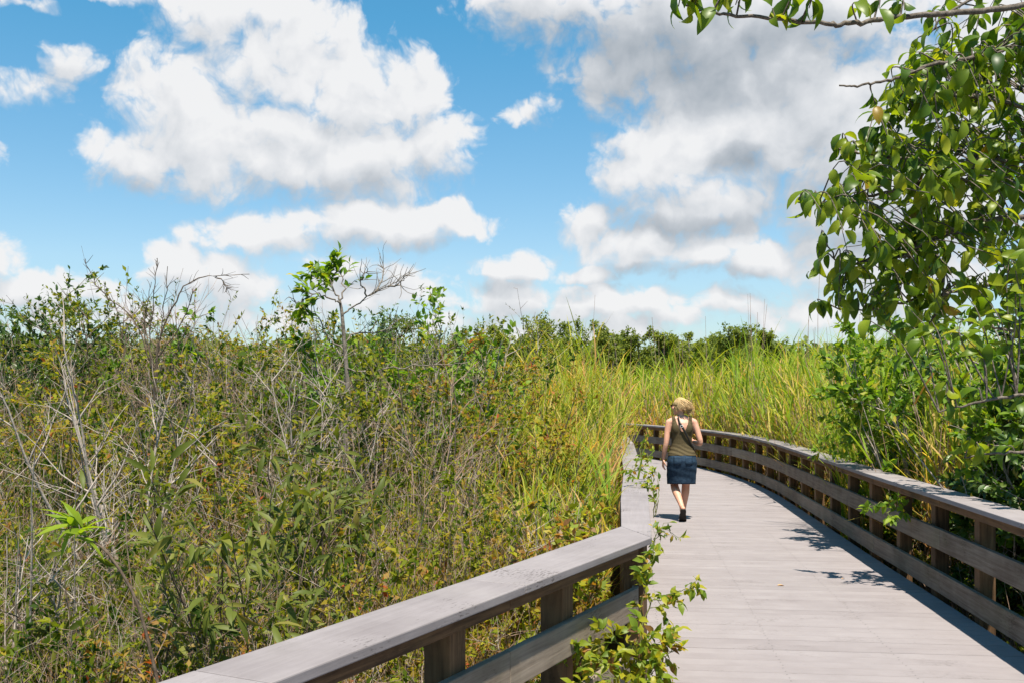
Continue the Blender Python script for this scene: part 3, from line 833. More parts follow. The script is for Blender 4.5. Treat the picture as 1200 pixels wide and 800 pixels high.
vine('vine', 'yellow green vine climbing through the corner of the bent railing onto the deck',
     [[P(a, b, dd) for a, b, dd in l] for l in (
         ((742, 830, 5.1), (748, 740, 5.15), (757, 692, 5.2), (764, 660, 5.25), (768, 640, 5.3)), ((745, 800, 5.0), (757, 715, 5.1), (778, 700, 5.05), (800, 690, 5.0), (815, 688, 5.0)),
         ((740, 820, 4.9), (720, 765, 4.95), (690, 755, 4.9), (655, 765, 4.85)), ((742, 820, 4.9), (735, 770, 4.9), (715, 745, 4.9), (700, 735, 4.9)),
         ((745, 830, 4.9), (752, 770, 4.9), (765, 745, 4.9), (778, 735, 4.9)), ((748, 830, 4.8), (750, 790, 4.8), (745, 765, 4.85), (755, 750, 4.85)),
         ((745, 840, 4.8), (730, 790, 4.85), (705, 775, 4.8), (680, 780, 4.8)), ((740, 840, 4.75), (725, 800, 4.75), (700, 790, 4.7), (690, 800, 4.7)), ((748, 840, 4.7), (755, 800, 4.7), (770, 785, 4.7), (775, 790, 4.7)), ((750, 840, 4.8), (762, 790, 4.8), (775, 770, 4.8), (790, 762, 4.8)))],
     (.66, 5.15, GZ), .062, 11, 7, 'vine_leaf', 51, (.50, .22), .5, .14)
vine('vine', 'small vine with dark pointed leaves hanging beside the railing cap at the bend',
     [[P(a, b, dd) for a, b, dd in l] for l in (((764, 650, 5.9), (766, 638, 5.9), (772, 620, 5.9), (785, 622, 5.9), (795, 632, 5.9)), ((764, 650, 5.9), (768, 632, 5.9), (778, 612, 5.9)))],
     (.85, 5.9, GZ), .055, 5, 3, 'vine_leaf', 52, (.45, .35), .4, .08, .0022)
vine('vine', 'leafy green vine draped over the far stretch of the bent railing',
     [[P(a, b, dd) for a, b, dd in l] for l in (((766, 606, 8.6), (766, 580, 8.6), (760, 560, 8.7), (745, 550, 8.8), (735, 558, 8.8)), ((768, 600, 8.7), (766, 570, 8.8), (761, 545, 9.2), (758, 530, 9.6)),
                                                ((768, 604, 8.6), (772, 580, 8.6), (771, 562, 8.8), (768, 552, 9.0)), ((758, 560, 10.5), (752, 545, 10.6), (750, 525, 11.0), (757, 512, 11.5)))],
     (1.25, 8.7, GZ), .06, 9, 5, 'vine_leaf', 53, (.36, .26), .48, .16)
vine('sprig', 'bright green leafy sprig poking through the right railing above its middle board',
     [[P(a, b, dd) for a, b, dd in l] for l in (((1075, 640, 9.4), (1062, 600, 9.1), (1045, 588, 8.9), (1022, 592, 8.75), (1016, 600, 8.7)), ((1062, 600, 9.1), (1048, 595, 8.9), (1040, 600, 8.75), (1046, 606, 8.7)))],
     (3.7, 9.4, GZ), .075, 9, 6, 'fresh_leaf', 54, (.6, .25), .5, .13)

vine('sprig', 'leafy branch arching over the cap of the right railing beside the reed tuft',
     [[P(a, b, dd) for a, b, dd in l] for l in (((1060, 640, 11.6), (1045, 540, 11.5), (1010, 510, 11.3), (970, 520, 11.2), (950, 545, 11.2)), ((1050, 600, 11.0), (1035, 520, 10.9), (1005, 505, 10.8), (975, 530, 10.7)),
                                                ((1040, 600, 12.2), (1020, 520, 12.2), (990, 500, 12.1), (955, 520, 12.0)))],
     (4.6, 11.5, GZ), .075, 12, 7, 'fresh_leaf', 57, (.55, .25), .4, .2)
# reed tuft leaning over the right railing
tf = empty('reed_tuft', (4.42, 12.4, GZ)); tag(tf, 'green reed tuft leaning over the cap of the right railing', 'reeds'); rng = np.random.default_rng(61)
n = 90; gl = Geo(); b = np.zeros((n, 3)); b[:, :2] = rng.normal(0, .12, (n, 2)); a = rng.normal(math.pi, .9, n)
gl.blades(b, np.stack([np.cos(a), np.sin(a)], 1), rng.uniform(1.9, 2.6, n), rng.uniform(.014, .028, n), rng.uniform(.0, .15, n), rng.uniform(.5, 2.0, n), 6, np.clip(.4 + .2 * rng.normal(size=n), 0, 1))
gl.build('blade', 'reed_blade', tf)

# ------------------------------------------------------------------ the big overhanging tree (pond apple), trunk beyond the right rail
tr = empty('apple_tree', (3.75, 4.5, GZ)); tag(tr, 'large glossy leaved tree overhanging the right railing from the right', 'tree')
o0 = np.array((3.75, 4.5, GZ)); rng = np.random.default_rng(77)
gt, gb, gl = Geo(), Geo(), Geo()
tk = catmull([(3.75, 4.5, GZ), (3.74, 4.45, .8), (3.66, 4.4, 2.0), (3.7, 4.35, 3.0), (3.6, 4.3, 4.0)], 6) - o0
gt.tubes(tk[None], np.linspace(.11, .04, len(tk))[None], 10, .5); gt.build('trunk', 'apple_bark', tr)


def W(px, py, d): return P(px, py, d * .8)


main = [  # (start on trunk side, then pixel points with depth)
    [(3.68, 4.4, 2.66), W(1290, 0, 4.4), W(1190, 9, 4.0), W(1100, 17, 3.8), W(1040, 22, 3.7), W(990, 29, 3.6), W(960, 27, 3.55), W(880, 20, 3.5), W(830, 14, 3.45), W(800, 4, 3.4)],
    [(3.68, 4.4, 2.50), W(1280, 40, 4.8), W(1200, 52, 4.5), W(1140, 68, 4.3), W(1085, 78, 4.2), W(1050, 92, 4.15), W(1010, 100, 4.1), W(985, 101, 4.1)],
    [(3.68, 4.4, 2.42), W(1300, 150, 5.0), W(1210, 128, 4.8), W(1150, 115, 4.7), W(1100, 113, 4.6), W(1060, 132, 4.5), W(1035, 146, 4.5)],
    [(3.68, 4.4, 2.26), W(1290, 210, 5.2), W(1200, 190, 5.0), W(1120, 190, 4.8), W(1050, 185, 4.7), W(1000, 178, 4.6), W(975, 172, 4.6)],
    [(3.68, 4.4, 2.18), W(1290, 270, 5.2), W(1200, 255, 5.0), W(1130, 268, 4.9), W(1080, 285, 4.8), W(1060, 300, 4.75), W(1020, 303, 4.7), W(990, 314, 4.7), W(972, 290, 4.65)],
    [(3.68, 4.4, 2.22), W(1290, 240, 5.0), W(1190, 222, 4.9), W(1110, 212, 4.7), W(1060, 220, 4.6), W(1010, 232, 4.6), W(970, 238, 4.5), W(935, 235, 4.45)],
    [(3.68, 4.4, 2.02), W(1290, 330, 5.3), W(1200, 330, 5.2), W(1130, 340, 5.1), W(1080, 350, 5.0), W(1030, 362, 4.9), W(985, 363, 4.85)],
    [(3.68, 4.4, 1.86), W(1290, 400, 5.6), W(1210, 392, 5.5), W(1160, 383, 5.5), W(1120, 374, 5.5)],
    [(3.72, 4.45, 1.5), W(1280, 470, 4.6), W(1210, 462, 4.2), W(1150, 470, 4.1), W(1100, 482, 4.1)],
    [(3.72, 4.45, 1.2), W(1290, 540, 4.9), W(1220, 530, 4.6), W(1170, 530, 4.5), W(1130, 535, 4.5)],
    [(3.68, 4.4, 2.74), W(1290, -60, 4.8), W(1200, -30, 4.5), W(1120, 10, 4.4), W(1090, 40, 4.4)],
    [W(1105, 320, 5.0), W(1104, 350, 5.0), W(1095, 370, 5.0), W(1085, 385, 5.0)],
]
paths = []
for i, l in enumerate(main):
    q = catmull(l, 7) - o0
    q[2:] += rng.normal(0, .0025, q[2:].shape)
    q[:, 2] += 0
    r0 = (.0075, .007, .007, .0075, .009, .007, .008, .007, .006, .006, .008, .005)[i]
    gb.tubes(q[None], np.linspace(r0 * 1.6, .0028, len(q))[None], 6, .5)
    paths.append(q)
allp = np.concatenate([q[int(len(q) * .22):] for q in paths])
# outline of the leaf mass in rows: (row, leftmost pixel)
rows = np.array([(35, 1085), (60, 1058), (95, 1040), (125, 1040), (155, 1038), (172, 990), (200, 985), (225, 945), (250, 960), (275, 985), (300, 985), (320, 985), (345, 985), (365, 980), (385, 1015), (400, 1040)])
cl = []
while len(cl) < 480:
    py = rng.uniform(30, 395); left = np.interp(py, rows[:, 0], rows[:, 1]); px = rng.uniform(left, 1260)
    if py > 300 and px > 1110 and rng.random() < .45: continue
    if 55 < py < 150 and rng.random() < .1: continue
    if px > 1100 and 40 < py < 60 and rng.random() < .5: continue
    cl.append(W(px, py, rng.uniform(4.1, 5.6)))
for a, b, dd in ((795, 8, 3.4), (812, 14, 3.4), (838, 8, 3.45), (862, 6, 3.5), (905, 10, 3.5), (925, 6, 3.5), (948, 10, 3.5), (1010, 2, 3.6), (1030, 10, 3.65), (1060, 12, 3.7),
                 (1110, 470, 4.1), (1140, 465, 4.15), (1180, 455, 4.2), (1200, 470, 4.2), (1120, 530, 4.5), (1150, 528, 4.5), (1180, 522, 4.55), (1200, 530, 4.6), (1170, 300, 4.2), (1190, 345, 4.0), (1150, 290, 4.4),
                 (960, 300, 4.7), (950, 318, 4.7), (975, 330, 4.7), (945, 235, 4.45), (960, 232, 4.5), (980, 345, 4.85), (960, 355, 4.85), (985, 180, 4.6)):
    cl.append(W(a, b, dd))
LB, LD, LU, LL = [], [], [], []
for c in cl:
    c = c - o0; j = np.argmin(np.linalg.norm(allp - c, axis=1)); a = allp[j]; v = c - a; ln = np.linalg.norm(v)
    if ln > .85: continue
    mid = a + v * .5 + np.array([0, 0, .04 + .1 * ln]) + rng.normal(0, .02, 3)
    q = catmull([a, mid, c], 4)
    gb.tubes(q[None], np.linspace(.0032, .0016, len(q))[None], 4, .5)
    e = unit(c - mid); n = rng.integers(4, 7)
    # leaves alternate along the twig end and hang
    for k in range(n):
        s_ = 1 - k / n * .75; pnt = q[min(int(s_ * (len(q) - 1)), len(q) - 1)]
        side = unit(np.cross(e, [0, 0, 1])) * (1 if k % 2 else -1)
        d_ = unit(e * (.9 if k == 0 else .35) + side * rng.uniform(.25, .75) + np.array([0, -.05, rng.uniform(-.50, .22)]) + rng.normal(0, .22, 3))
        LB.append(pnt + d_ * .006); LD.append(d_); LU.append(unit(np.array([.05, -.3, .95]) + rng.normal(0, .45, 3))); LL.append(rng.uniform(.058, .104) * (.7 if rng.random() < .2 else 1))
LL = np.array(LL); n = len(LL)
tin = np.clip(.46 + .24 * rng.normal(size=n), 0, .955); tin[rng.random(n) < .004] = 1.0
gl.leaves(np.array(LB), np.array(LD), np.array(LU), LL, LL * rng.uniform(.35, .48, n), OVAL, rng.uniform(.5, 1.35, n), .40, tin, 0, .0)
gb.build('branch', 'apple_bark', tr); gl.build('foliage', 'apple_leaf', tr)


# ------------------------------------------------------------------ far tree line
def far_tree(seed, px, d, py, width, label, slim=False):
    rng = np.random.default_rng(seed); h = top_h(py, d) * .90; root = empty('tree', at(px, d)); tag(root, label, 'tree', 'trees on the horizon')
    gs, gl = Geo(), Geo()
    tkp = grow(np.zeros((1, 3)), np.array([[rng.normal(0, .05), 0, 1.]]), np.array([h * .93]), 6, .03, .03, rng)
    gs.tubes(tkp, np.linspace(.11, .03, 7)[None], 6, .5)
    nb = int(rng.integers(16, 34))
    br = branch_off(tkp, nb, .12, 1.0, np.full(nb, width * (.85 if slim else 1.25)), .95, 4, .14, .10, rng)
    gs.tubes(br, taper(nb, 5, .04, .012), 4, .5)
    b2 = branch_off(br, 6, .3, 1, np.full(nb * 6, width * .42), .8, 3, .15, .05, rng); gs.tubes(b2, taper(len(b2), 4, .016, .006), 3, .5)
    gs.build('trunk', 'tree_bark', root)
    q, tg, ix, t = sample_on(b2, 34, .1, 1.0, rng)
    q = q + rng.normal(0, .05 * width, q.shape)
    L = rng.uniform(.10, .22, len(q)) * (1.0 if d < 70 else 1.35)
    gl.leaves(q, unit(rng.normal(size=q.shape) + np.array([0, 0, -.1])), unit(rng.normal(size=q.shape) * .5 + HEL), L, L * .6, None, .2, .3,
              np.clip(.45 + .2 * rng.normal(size=len(q)) + rng.normal(0, .12), 0, 1))
    gl.build('crown', 'tree_leaf', root)


far = [(583, 62, 375, 1.9, 'feathery tree at the left end of the horizon tree line, next to the scrub', True), (607, 64, 381, 1.8, 'low bushy tree right beside the feathery tree on the horizon', False),
       (628, 60, 374, 1.9, 'dark dense tree with a double top on the horizon', False), (655, 62, 373, 1.9, 'broad dense tree near the middle of the horizon group', False),
       (676, 68, 383, 1.9, 'low wide tree between the broad dense tree and the pale one', False), (699, 58, 381, 1.7, 'small pale tree on the horizon above the railing bend', True),
       (722, 60, 378, 1.8, 'pale rounded tree above the end of the railing', False), (750, 60, 377, 1.7, 'slim tree with an open top standing apart on the horizon', True),
       (782, 62, 382, 1.6, 'thin wispy tree on the horizon above the woman', True), (812, 66, 389, 1.8, 'low dark tree just right of the wispy tree', False),
       (860, 58, 379, 2.0, 'largest rounded dark tree on the horizon, right of the woman', False), (897, 62, 377, 1.4, 'slender tree right of the largest rounded tree', True),
       (925, 62, 384, 1.8, 'low spreading tree at the right end of the horizon tree line', False), (545, 66, 383, 2.0, 'tree half hidden behind the right end of the scrub', False),
       (640, 78, 388, 2.3, 'distant tree filling the gap behind the double topped tree', False), (735, 80, 392, 2.3, 'distant low tree behind the slim open tree', False),
       (840, 80, 392, 2.3, 'distant low tree left behind the largest rounded tree', False), (470, 60, 372, 2.4, 'tree behind the scrub and the bare limbs of the small tree', False)]
for i, a in enumerate(far): far_tree(200 + i, a[0], a[1], a[2], a[3], a[4], a[5])
# the far wood that closes the horizon behind them
wd = Geo(); rng = RNG; n = 60000
x = rng.uniform(-80, 80, n); y = 125 + rng.uniform(0, 25, n); ph = 8.6 + 1.0 * vnoise(x, y * 0, 5.0, 2) + .8 * vnoise(x, y * 0, 1.7, 6)
z = GZ + ph * rng.random(n) ** .5
wd.leaves(np.stack([x, y, z], 1), unit(rng.normal(size=(n, 3))), unit(rng.normal(size=(n, 3)) * .6 + HEL), rng.uniform(.6, 1.3, n), rng.uniform(.4, .8, n), None, .2, .3, np.clip(.4 + .2 * rng.normal(size=n), 0, 1))
tag(wd.build('woods', 'hazy_wood_leaf'), 'distant low wood along the horizon', None, None, 'stuff')

# ------------------------------------------------------------------ fallen leaves on the deck
for i, (px, py, lab) in enumerate(((911, 686, 'small orange leaf lying on the boards in the middle of the deck'), (986, 678, 'tiny pale leaf lying on the deck near the leaf shadows'))):
    dd = F * EYE / (py - HZ); g = Geo(); q = P(px, py, dd); q[2] = .006
    g.leaves(np.zeros((1, 3)), np.array([[1, .15, .12]]), np.array([[0, 0, 1.]]), (.075, .035)[i], (.032, .02)[i], OVAL, .35, .35, np.array([.5]))
    o = g.build('fallen_leaf', 'fallen_leaf'); o.location = q; tag(o, lab, 'leaf')

# ------------------------------------------------------------------ the woman
def woman():
    rng = np.random.default_rng(3)
    root = empty('person', (2.30, 13.50, 0), -.04)
    tag(root, 'blonde woman in olive tank top and denim skirt walking away along the boardwalk', 'person')
    g = Geo()

    def cap(path, rad, sides=12, ry=None, side=None):
        """closed tapered limb along a path (rounded ends); optional flattened section"""
        p = np.asarray(path, float); r = np.asarray(rad, float)
        if len(p) > 2:
            t = np.linspace(0, len(p) - 1, (len(p) - 1) * 4 + 1); p2 = catmull(p, 4); r = np.interp(t, np.arange(len(r)), r); p = p2
        a = unit(p[0] - p[1]); b = unit(p[-1] - p[-2])
        pre = [p[0] + a * r[0] * k for k in (.98, .85, .5)]; post_ = [p[-1] + b * r[-1] * k for k in (.5, .85, .98)]
        rr_ = np.concatenate([r[0] * np.array([.12, .52, .86]), r, r[-1] * np.array([.86, .52, .12])])
        pp = np.vstack([pre, p, post_])
        n0 = g.n; g.tubes(pp[None], rr_[None], sides, .5)
        if ry is not None:    # flatten across the direction 'side'
            v = g.v[-1].reshape(len(pp), sides, 3); sd = unit(np.asarray(side, float))
            off = v - pp[:, None]; v -= (off @ sd)[..., None] * sd * (1 - ry)
            g.v[-1] = v.reshape(-1, 3)
        ring = np.arange(sides)
        for st_ in (0, (len(pp) - 1) * sides):
            f = [[st_ + i, st_ + (i + 1) % sides, st_ + (i + 1) % sides, st_ + i] for i in ring]
        # close the two tips with quads
        m = sides // 2
        for st_ in (0, (len(pp) - 1) * sides):
            f = [[st_ + i, st_ + i + 1, st_ + sides - 2 - i, st_ + sides - 1 - i] for i in range(m - 1)]
            g.f.append(np.array(f) + n0); g.m.append(np.zeros(len(f), int))

    def ellipsoid(c, ax, rad, nu=20, nv=14):
        u = np.linspace(0, 2 * np.pi, nu, endpoint=False); v_ = np.linspace(.02, np.pi - .02, nv)
        U, Vv = np.meshgrid(u, v_); loc = np.stack([np.sin(Vv) * np.cos(U) * rad[0], np.sin(Vv) * np.sin(U) * rad[1], np.cos(Vv) * rad[2]], -1)
        pts = np.asarray(c) + loc @ np.asarray(ax)
        idx = np.arange(nu * nv).reshape(nv, nu); nx = np.roll(idx, -1, 1)
        f = np.stack([idx[:-1], idx[1:], nx[1:], nx[:-1]], -1).reshape(-1, 4)
        n0 = g.n; g.add(pts.reshape(-1, 3), f, .5)
        m = nu // 2
        for st_ in (0, (nv - 1) * nu):
            ff = [[st_ + i, st_ + i + 1, st_ + nu - 2 - i, st_ + nu - 1 - i] for i in range(m - 1)]
            g.f.append(np.array(ff) + n0); g.m.append(np.zeros(len(ff), int))

    # torso rings: z, centre y, half width, half depth
    TOR = np.array([(.70, -.010, .150, .110), (.78, -.018, .176, .128), (.86, -.018, .172, .124), (.94, -.008, .150, .104), (1.03, .000, .130, .092), (1.10, .002, .131, .093),
                    (1.18, .000, .143, .098), (1.26, -.002, .152, .100), (1.32, -.004, .146, .086), (1.36, .0, .10, .062), (1.385, .006, .05, .048)])
    zz = np.linspace(.70, 1.385, 40); tq = np.stack([np.interp(zz, TOR[:, 0], TOR[:, k]) for k in (1, 2, 3)], 1)
    S = 28; th = np.arange(S) * 2 * np.pi / S; n0 = g.n
    pts = np.stack([np.stack([w * np.sign(np.cos(th)) * np.abs(np.cos(th)) ** .9, cy + dp * np.sin(th), np.full(S, z)], 1) for z, (cy, w, dp) in zip(zz, tq)])
    idx = np.arange(40 * S).reshape(40, S); nx = np.roll(idx, -1, 1)
    g.add(pts.reshape(-1, 3), np.stack([idx[:-1], nx[:-1], nx[1:], idx[1:]], -1).reshape(-1, 4), .5)
    for st_ in (0, 39 * S):
        ff = [[st_ + i, st_ + i + 1, st_ + S - 2 - i, st_ + S - 1 - i] for i in range(S // 2 - 1)]
        g.f.append(np.array(ff) + n0); g.m.append(np.zeros(len(ff), int))
    # shoulder blades and collar slope
    for s in (-1, 1):
        cap([(s * .03, 0, 1.375), (s * .10, 0, 1.352), (s * .168, 0, 1.318)], [.045, .047, .050])
        ellipsoid((s * .075, -.075, 1.24), np.eye(3), (.05, .028, .07), 14, 10)
        ellipsoid((s * .075, .085, 1.20), np.eye(3), (.062, .05, .058), 14, 10)
        ellipsoid((s * .080, -.075, .80), np.eye(3), (.082, .058, .090), 16, 12)
    # neck and head, the face turned to the left of the walk
    cap([(0, .0, 1.35), (-.006, .016, 1.41), (-.014, .028, 1.47)], [.056, .047, .050])
    fc = unit(np.array([-.90, .42, -.06])); hc = np.array([-.022, .030, 1.535]); sd = unit(np.cross(fc, [0, 0, 1.])); upv = np.cross(sd, fc)
    ax = np.stack([fc, sd, upv])
    ellipsoid(hc + upv * .022 - fc * .008, ax, (.096, .075, .094))
    ellipsoid(hc - upv * .035 + fc * .022, ax, (.070, .056, .078))
    cap([hc - upv * .092 + fc * .058, hc - upv * .088 + fc * .072], [.020, .018], 8)                    # chin
    cap([hc + upv * .012 + fc * .088, hc - upv * .022 + fc * .107, hc - upv * .030 + fc * .098], [.009, .012, .010], 8)   # nose
    cap([hc - upv * .056 + fc * .086 - sd * .016, hc - upv * .056 + fc * .092, hc - upv * .056 + fc * .086 + sd * .016], [.006, .009, .006], 8)  # lips
    for s in (-1, 1):
        ellipsoid(hc + sd * s * .074 - fc * .005 - upv * .005, ax, (.018, .008, .030), 12, 8)       # ears
        ellipsoid(hc + sd * s * .034 + fc * .074 - upv * .018, ax, (.022, .022, .022), 10, 8)        # cheeks
        ellipsoid(hc + sd * s * .031 + fc * .084 + upv * .014, ax, (.012, .014, .009), 10, 8)        # eyes under the glasses
    # arms
    cap([(-.168, .0, 1.315), (-.192, -.012, 1.20), (-.212, -.030, 1.045), (-.232, -.006, .93), (-.244, .024, .825)], [.050, .043, .036, .033, .024])
    cap([(.168, .0, 1.315), (.208, -.020, 1.20), (.246, -.040, 1.055), (.226, .055, 1.035), (.178, .170, 1.06)], [.050, .043, .037, .034, .024])

    def hand(w, dirv, palm_n, thumb_side, curl):
        """wrist point, direction of the hand, palm normal, side of the thumb"""
        w = np.array(w); dirv = unit(np.array(dirv, float)); pn = unit(np.array(palm_n, float)); across = np.cross(dirv, pn) * thumb_side
        cap([w, w + dirv * .045, w + dirv * .085], [.024, .036, .036], 12, .42, pn)
        for i, (o, ln) in enumerate(((.027, .068), (.009, .077), (-.009, .071), (-.026, .055))):
            q = [w + dirv * .078 + across * o]; d_ = dirv.copy()
            for k, fr in enumerate((.45, .32, .25)):
                d_ = unit(d_ + pn * curl * (.5 + .35 * k) + across * o * (1.2 if k == 0 else 0)); q.append(q[-1] + d_ * ln * fr)
            cap(q, [.0090, .0085, .0080, .0070], 8)
        q0 = w + dirv * .022 + across * .026
        cap([q0, q0 + dirv * .024 + across * .020 + pn * .008, q0 + dirv * .050 + across * .026 + pn * .020, q0 + dirv * .070 + across * .020 + pn * .032], [.013, .011, .0095, .008], 8)

    hand((-.244, .026, .822), (-.02, .10, -1), (1, .15, 0), 1, .34)
    hand((.178, .172, 1.06), (-.42, .85, .25), (-.8, -.5, 0), -1, .6)
    # legs: right leg in front and straight, left leg behind with the heel lifted
    cap([(.086, -.006, .84), (.084, .055, .66), (.070, .100, .475), (.062, .098, .36), (.046, .118, .20), (.036, .138, .085)], [.090, .074, .054, .055, .039, .031], 14)
    cap([(-.088, -.006, .84), (-.094, .030, .66), (-.092, .062, .480), (-.076, -.030, .385), (-.044, -.140, .275), (-.026, -.212, .205)], [.090, .074, .054, .056, .040, .031], 14)

    def foot(ank, heel, ball, toe):
        ank, heel, ball, toe = map(np.array, (ank, heel, ball, toe)); up_ = unit(np.cross(np.cross(ball - heel, [0, 0, 1.]), ball - heel)) if True else None
        cap([heel, heel * .45 + ball * .55 + (ank - heel) * .12, ball], [.031, .032, .036], 12)
        cap([ank, heel * .5 + ball * .5 + (ank - heel) * .35, ball], [.034, .032, .026], 12)
        ax_ = unit(np.cross(toe - ball, [0, 0, 1.]))
        for i, o in enumerate((.026, .011, -.003, -.016, -.027)):
            cap([ball + ax_ * o * .9, toe + ax_ * o - unit(toe - ball) * .006 * i], [.013 if i == 0 else .010, .012 if i == 0 else .009], 8)
        return ax_
    HB = ((.030, .110, .046), (.040, .245, .040), (.042, .300, .032))
    TB = ((-.016, -.268, .185), (-.008, -.165, .055), (-.006, -.112, .034))
    foot((.036, .138, .088), *HB); foot((-.026, -.212, .208), *TB)

    tmp = g.build('body_parts', 'skin', None)
    m = tmp.modifiers.new('r', 'REMESH'); m.mode = 'VOXEL'; m.voxel_size = .0056; m.use_smooth_shade = True
    m = tmp.modifiers.new('s', 'SMOOTH'); m.iterations = 4; m.factor = .5
    bpy.context.view_layer.update()
    dg = bpy.context.evaluated_depsgraph_get(); me = bpy.data.meshes.new_from_object(tmp.evaluated_get(dg)); me.name = 'body'
    bpy.data.objects.remove(tmp, do_unlink=True)
    me.materials.clear(); me.materials.append(MATS['skin'])
    body = bpy.data.objects.new('body', me); COL.objects.link(body); body.parent = root
    co_ = np.empty(len(me.vertices) * 3); me.vertices.foreach_get('co', co_); co_ = co_.reshape(-1, 3)
    nr = np.empty(len(me.vertices) * 3); me.vertices.foreach_get('normal', nr); nr = nr.reshape(-1, 3)

    # tank top: cloth following the torso
    z = co_[:, 2]; x = co_[:, 0]; y = co_[:, 1]
    cy = np.interp(z, TOR[:, 0], TOR[:, 1]); w = np.interp(z, TOR[:, 0], TOR[:, 2]); dp = np.interp(z, TOR[:, 0], TOR[:, 3])
    axv = np.abs(x)
    armhole = np.where(z > 1.20, .158 - .024 * np.clip((z - 1.20) / .10, 0, 1) ** .7, .20)
    neck = np.where(y < 0, 1.205, 1.18) + (axv / .082) ** 2.2 * .15
    ok = (z > .868) & (z < 1.42) & (axv < armhole) & (z < np.maximum(neck, 0)) & (((x / (w + .035)) ** 2 + ((y - cy) / (dp + .075)) ** 2 < 1) | (z > 1.3))
    loops = np.array([l for p_ in me.polygons for l in p_.vertices]); sizes = np.array([len(p_.vertices) for p_ in me.polygons])
    starts = np.concatenate([[0], np.cumsum(sizes)[:-1]])
    keep = [me.polygons[i].vertices[:] for i in range(len(sizes)) if ok[loops[starts[i]:starts[i] + sizes[i]]].all()]
    used = sorted({v for f in keep for v in f}); remap = {v: i for i, v in enumerate(used)}
    u = np.array(used); fold = .004 * np.sin(z[u] * 105 + x[u] * 22 + 3 * np.sin(x[u] * 14)) * np.clip((1.05 - z[u]) / .12, 0, 1)
    nv = co_[u] + nr[u] * (.008 + np.clip((.98 - z[u]) / .1, 0, 1) * .016 + fold)[:, None]
    tm = bpy.data.meshes.new('tank_top'); tm.from_pydata([tuple(q) for q in nv], [], [[remap[v] for v in f] for f in keep]); tm.materials.append(MATS['tank_fabric'])
    for p_ in tm.polygons: p_.use_smooth = True
    to = bpy.data.objects.new('tank_top', tm); COL.objects.link(to); to.parent = root
    sm = to.modifiers.new('t', 'SOLIDIFY'); sm.thickness = .004; sm.offset = -1

    # denim skirt
    g2 = Geo(); SK = np.array([(.925, -.010, .152, .108), (.87, -.024, .184, .142), (.80, -.026, .200, .160), (.70, -.016, .202, .154), (.58, .004, .197, .142), (.485, .012, .192, .140)])
    K = 26; S = 64; zz = np.linspace(.925, .485, K); th = np.arange(S) * 2 * np.pi / S; rings = []
    for zv in zz:
        cyy, wv, dv_ = [np.interp(-zv, -SK[:, 0], SK[:, k]) for k in (1, 2, 3)]
        f_ = np.clip((.86 - zv) / .35, 0, 1)
        rip = 1 + f_ * .020 * np.sin(th * 5 + zv * 9) + .010 * np.sin(zv * 60 + th * 3) * np.clip((.9 - zv) / .1, 0, 1) * np.clip((zv - .5) / .1, 0, 1)
        rings.append(np.stack([wv * np.cos(th) * rip, cyy + dv_ * np.sin(th) * rip, np.full(S, zv) - .010 * np.sin(th) * f_], 1))
    v = np.stack(rings); idx = np.arange(K * S).reshape(K, S); nx = np.roll(idx, -1, 1)
    g2.add(v.reshape(-1, 3), np.stack([idx[:-1], idx[1:], nx[1:], nx[:-1]], -1).reshape(-1, 4), .5)
    so_ = g2.build('skirt', 'denim', root); sm = so_.modifiers.new('t', 'SOLIDIFY'); sm.thickness = .005
    for s in (-1, 1):       # back pockets
        g3 = Geo(); cxp = .078 * s
        gxp, gzp = np.meshgrid(np.linspace(-.048, .048, 7), np.linspace(-.055, .055, 7))
        zz_ = .815 + gzp - .012 * (1 - np.abs(gxp) / .048) * (gzp < -.04); xx_ = cxp + gxp
        wv = np.interp(-zz_, -SK[:, 0], SK[:, 2]); dv_ = np.interp(-zz_, -SK[:, 0], SK[:, 3]); cyy = np.interp(-zz_, -SK[:, 0], SK[:, 1])
        yy_ = cyy - dv_ * np.sqrt(np.clip(1 - (xx_ / wv) ** 2, 0, 1)) - .006
        ii = np.arange(49).reshape(7, 7)
        g3.add(np.stack([xx_, yy_, zz_], -1).reshape(-1, 3), np.stack([ii[:-1, :-1], ii[:-1, 1:], ii[1:, 1:], ii[1:, :-1]], -1).reshape(-1, 4), .5)
        po = g3.build('pocket', 'denim', so_); sm = po.modifiers.new('t', 'SOLIDIFY'); sm.thickness = .004

    # hair: a full cap with strands blown to the right
    gh = Geo(); hb = hc + upv * .026 - fc * .012
    nu, nvv = 40, 26; U, Vv = np.meshgrid(np.linspace(0, 2 * np.pi, nu, endpoint=False), np.linspace(.02, np.pi - .02, nvv))
    dl = np.stack([np.sin(Vv) * np.cos(U), np.sin(Vv) * np.sin(U), np.cos(Vv)], -1)
    rad = np.stack([np.full(dl.shape[:2], .092), np.full(dl.shape[:2], .076), np.full(dl.shape[:2], .094)], -1)
    loc = dl * rad; loc[..., 0] = np.where((loc[..., 0] > .05) & (loc[..., 2] < .05), .05 + (loc[..., 0] - .05) * .1, loc[..., 0])
    loc *= (1 + .012 * np.sin(U * 9 + Vv * 4))[..., None]
    loc[..., 2] = np.where(loc[..., 2] < -.075, -.075 + (loc[..., 2] + .075) * .35, loc[..., 2])
    idx = np.arange(nu * nvv).reshape(nvv, nu); nx = np.roll(idx, -1, 1)
    gh.add((hb + loc @ ax).reshape(-1, 3), np.stack([idx[:-1], idx[1:], nx[1:], nx[:-1]], -1).reshape(-1, 4), .5)
    n = 800; d0 = unit(rng.normal(size=(n, 3))); d0[:, 2] = np.abs(d0[:, 2]) * .9 + .02; d0 = unit(d0)
    st0 = hb + (d0 * np.array([.091, .075, .094])) @ ax
    flow = np.array([.50, -.20, -.70]); out_ = d0 @ ax
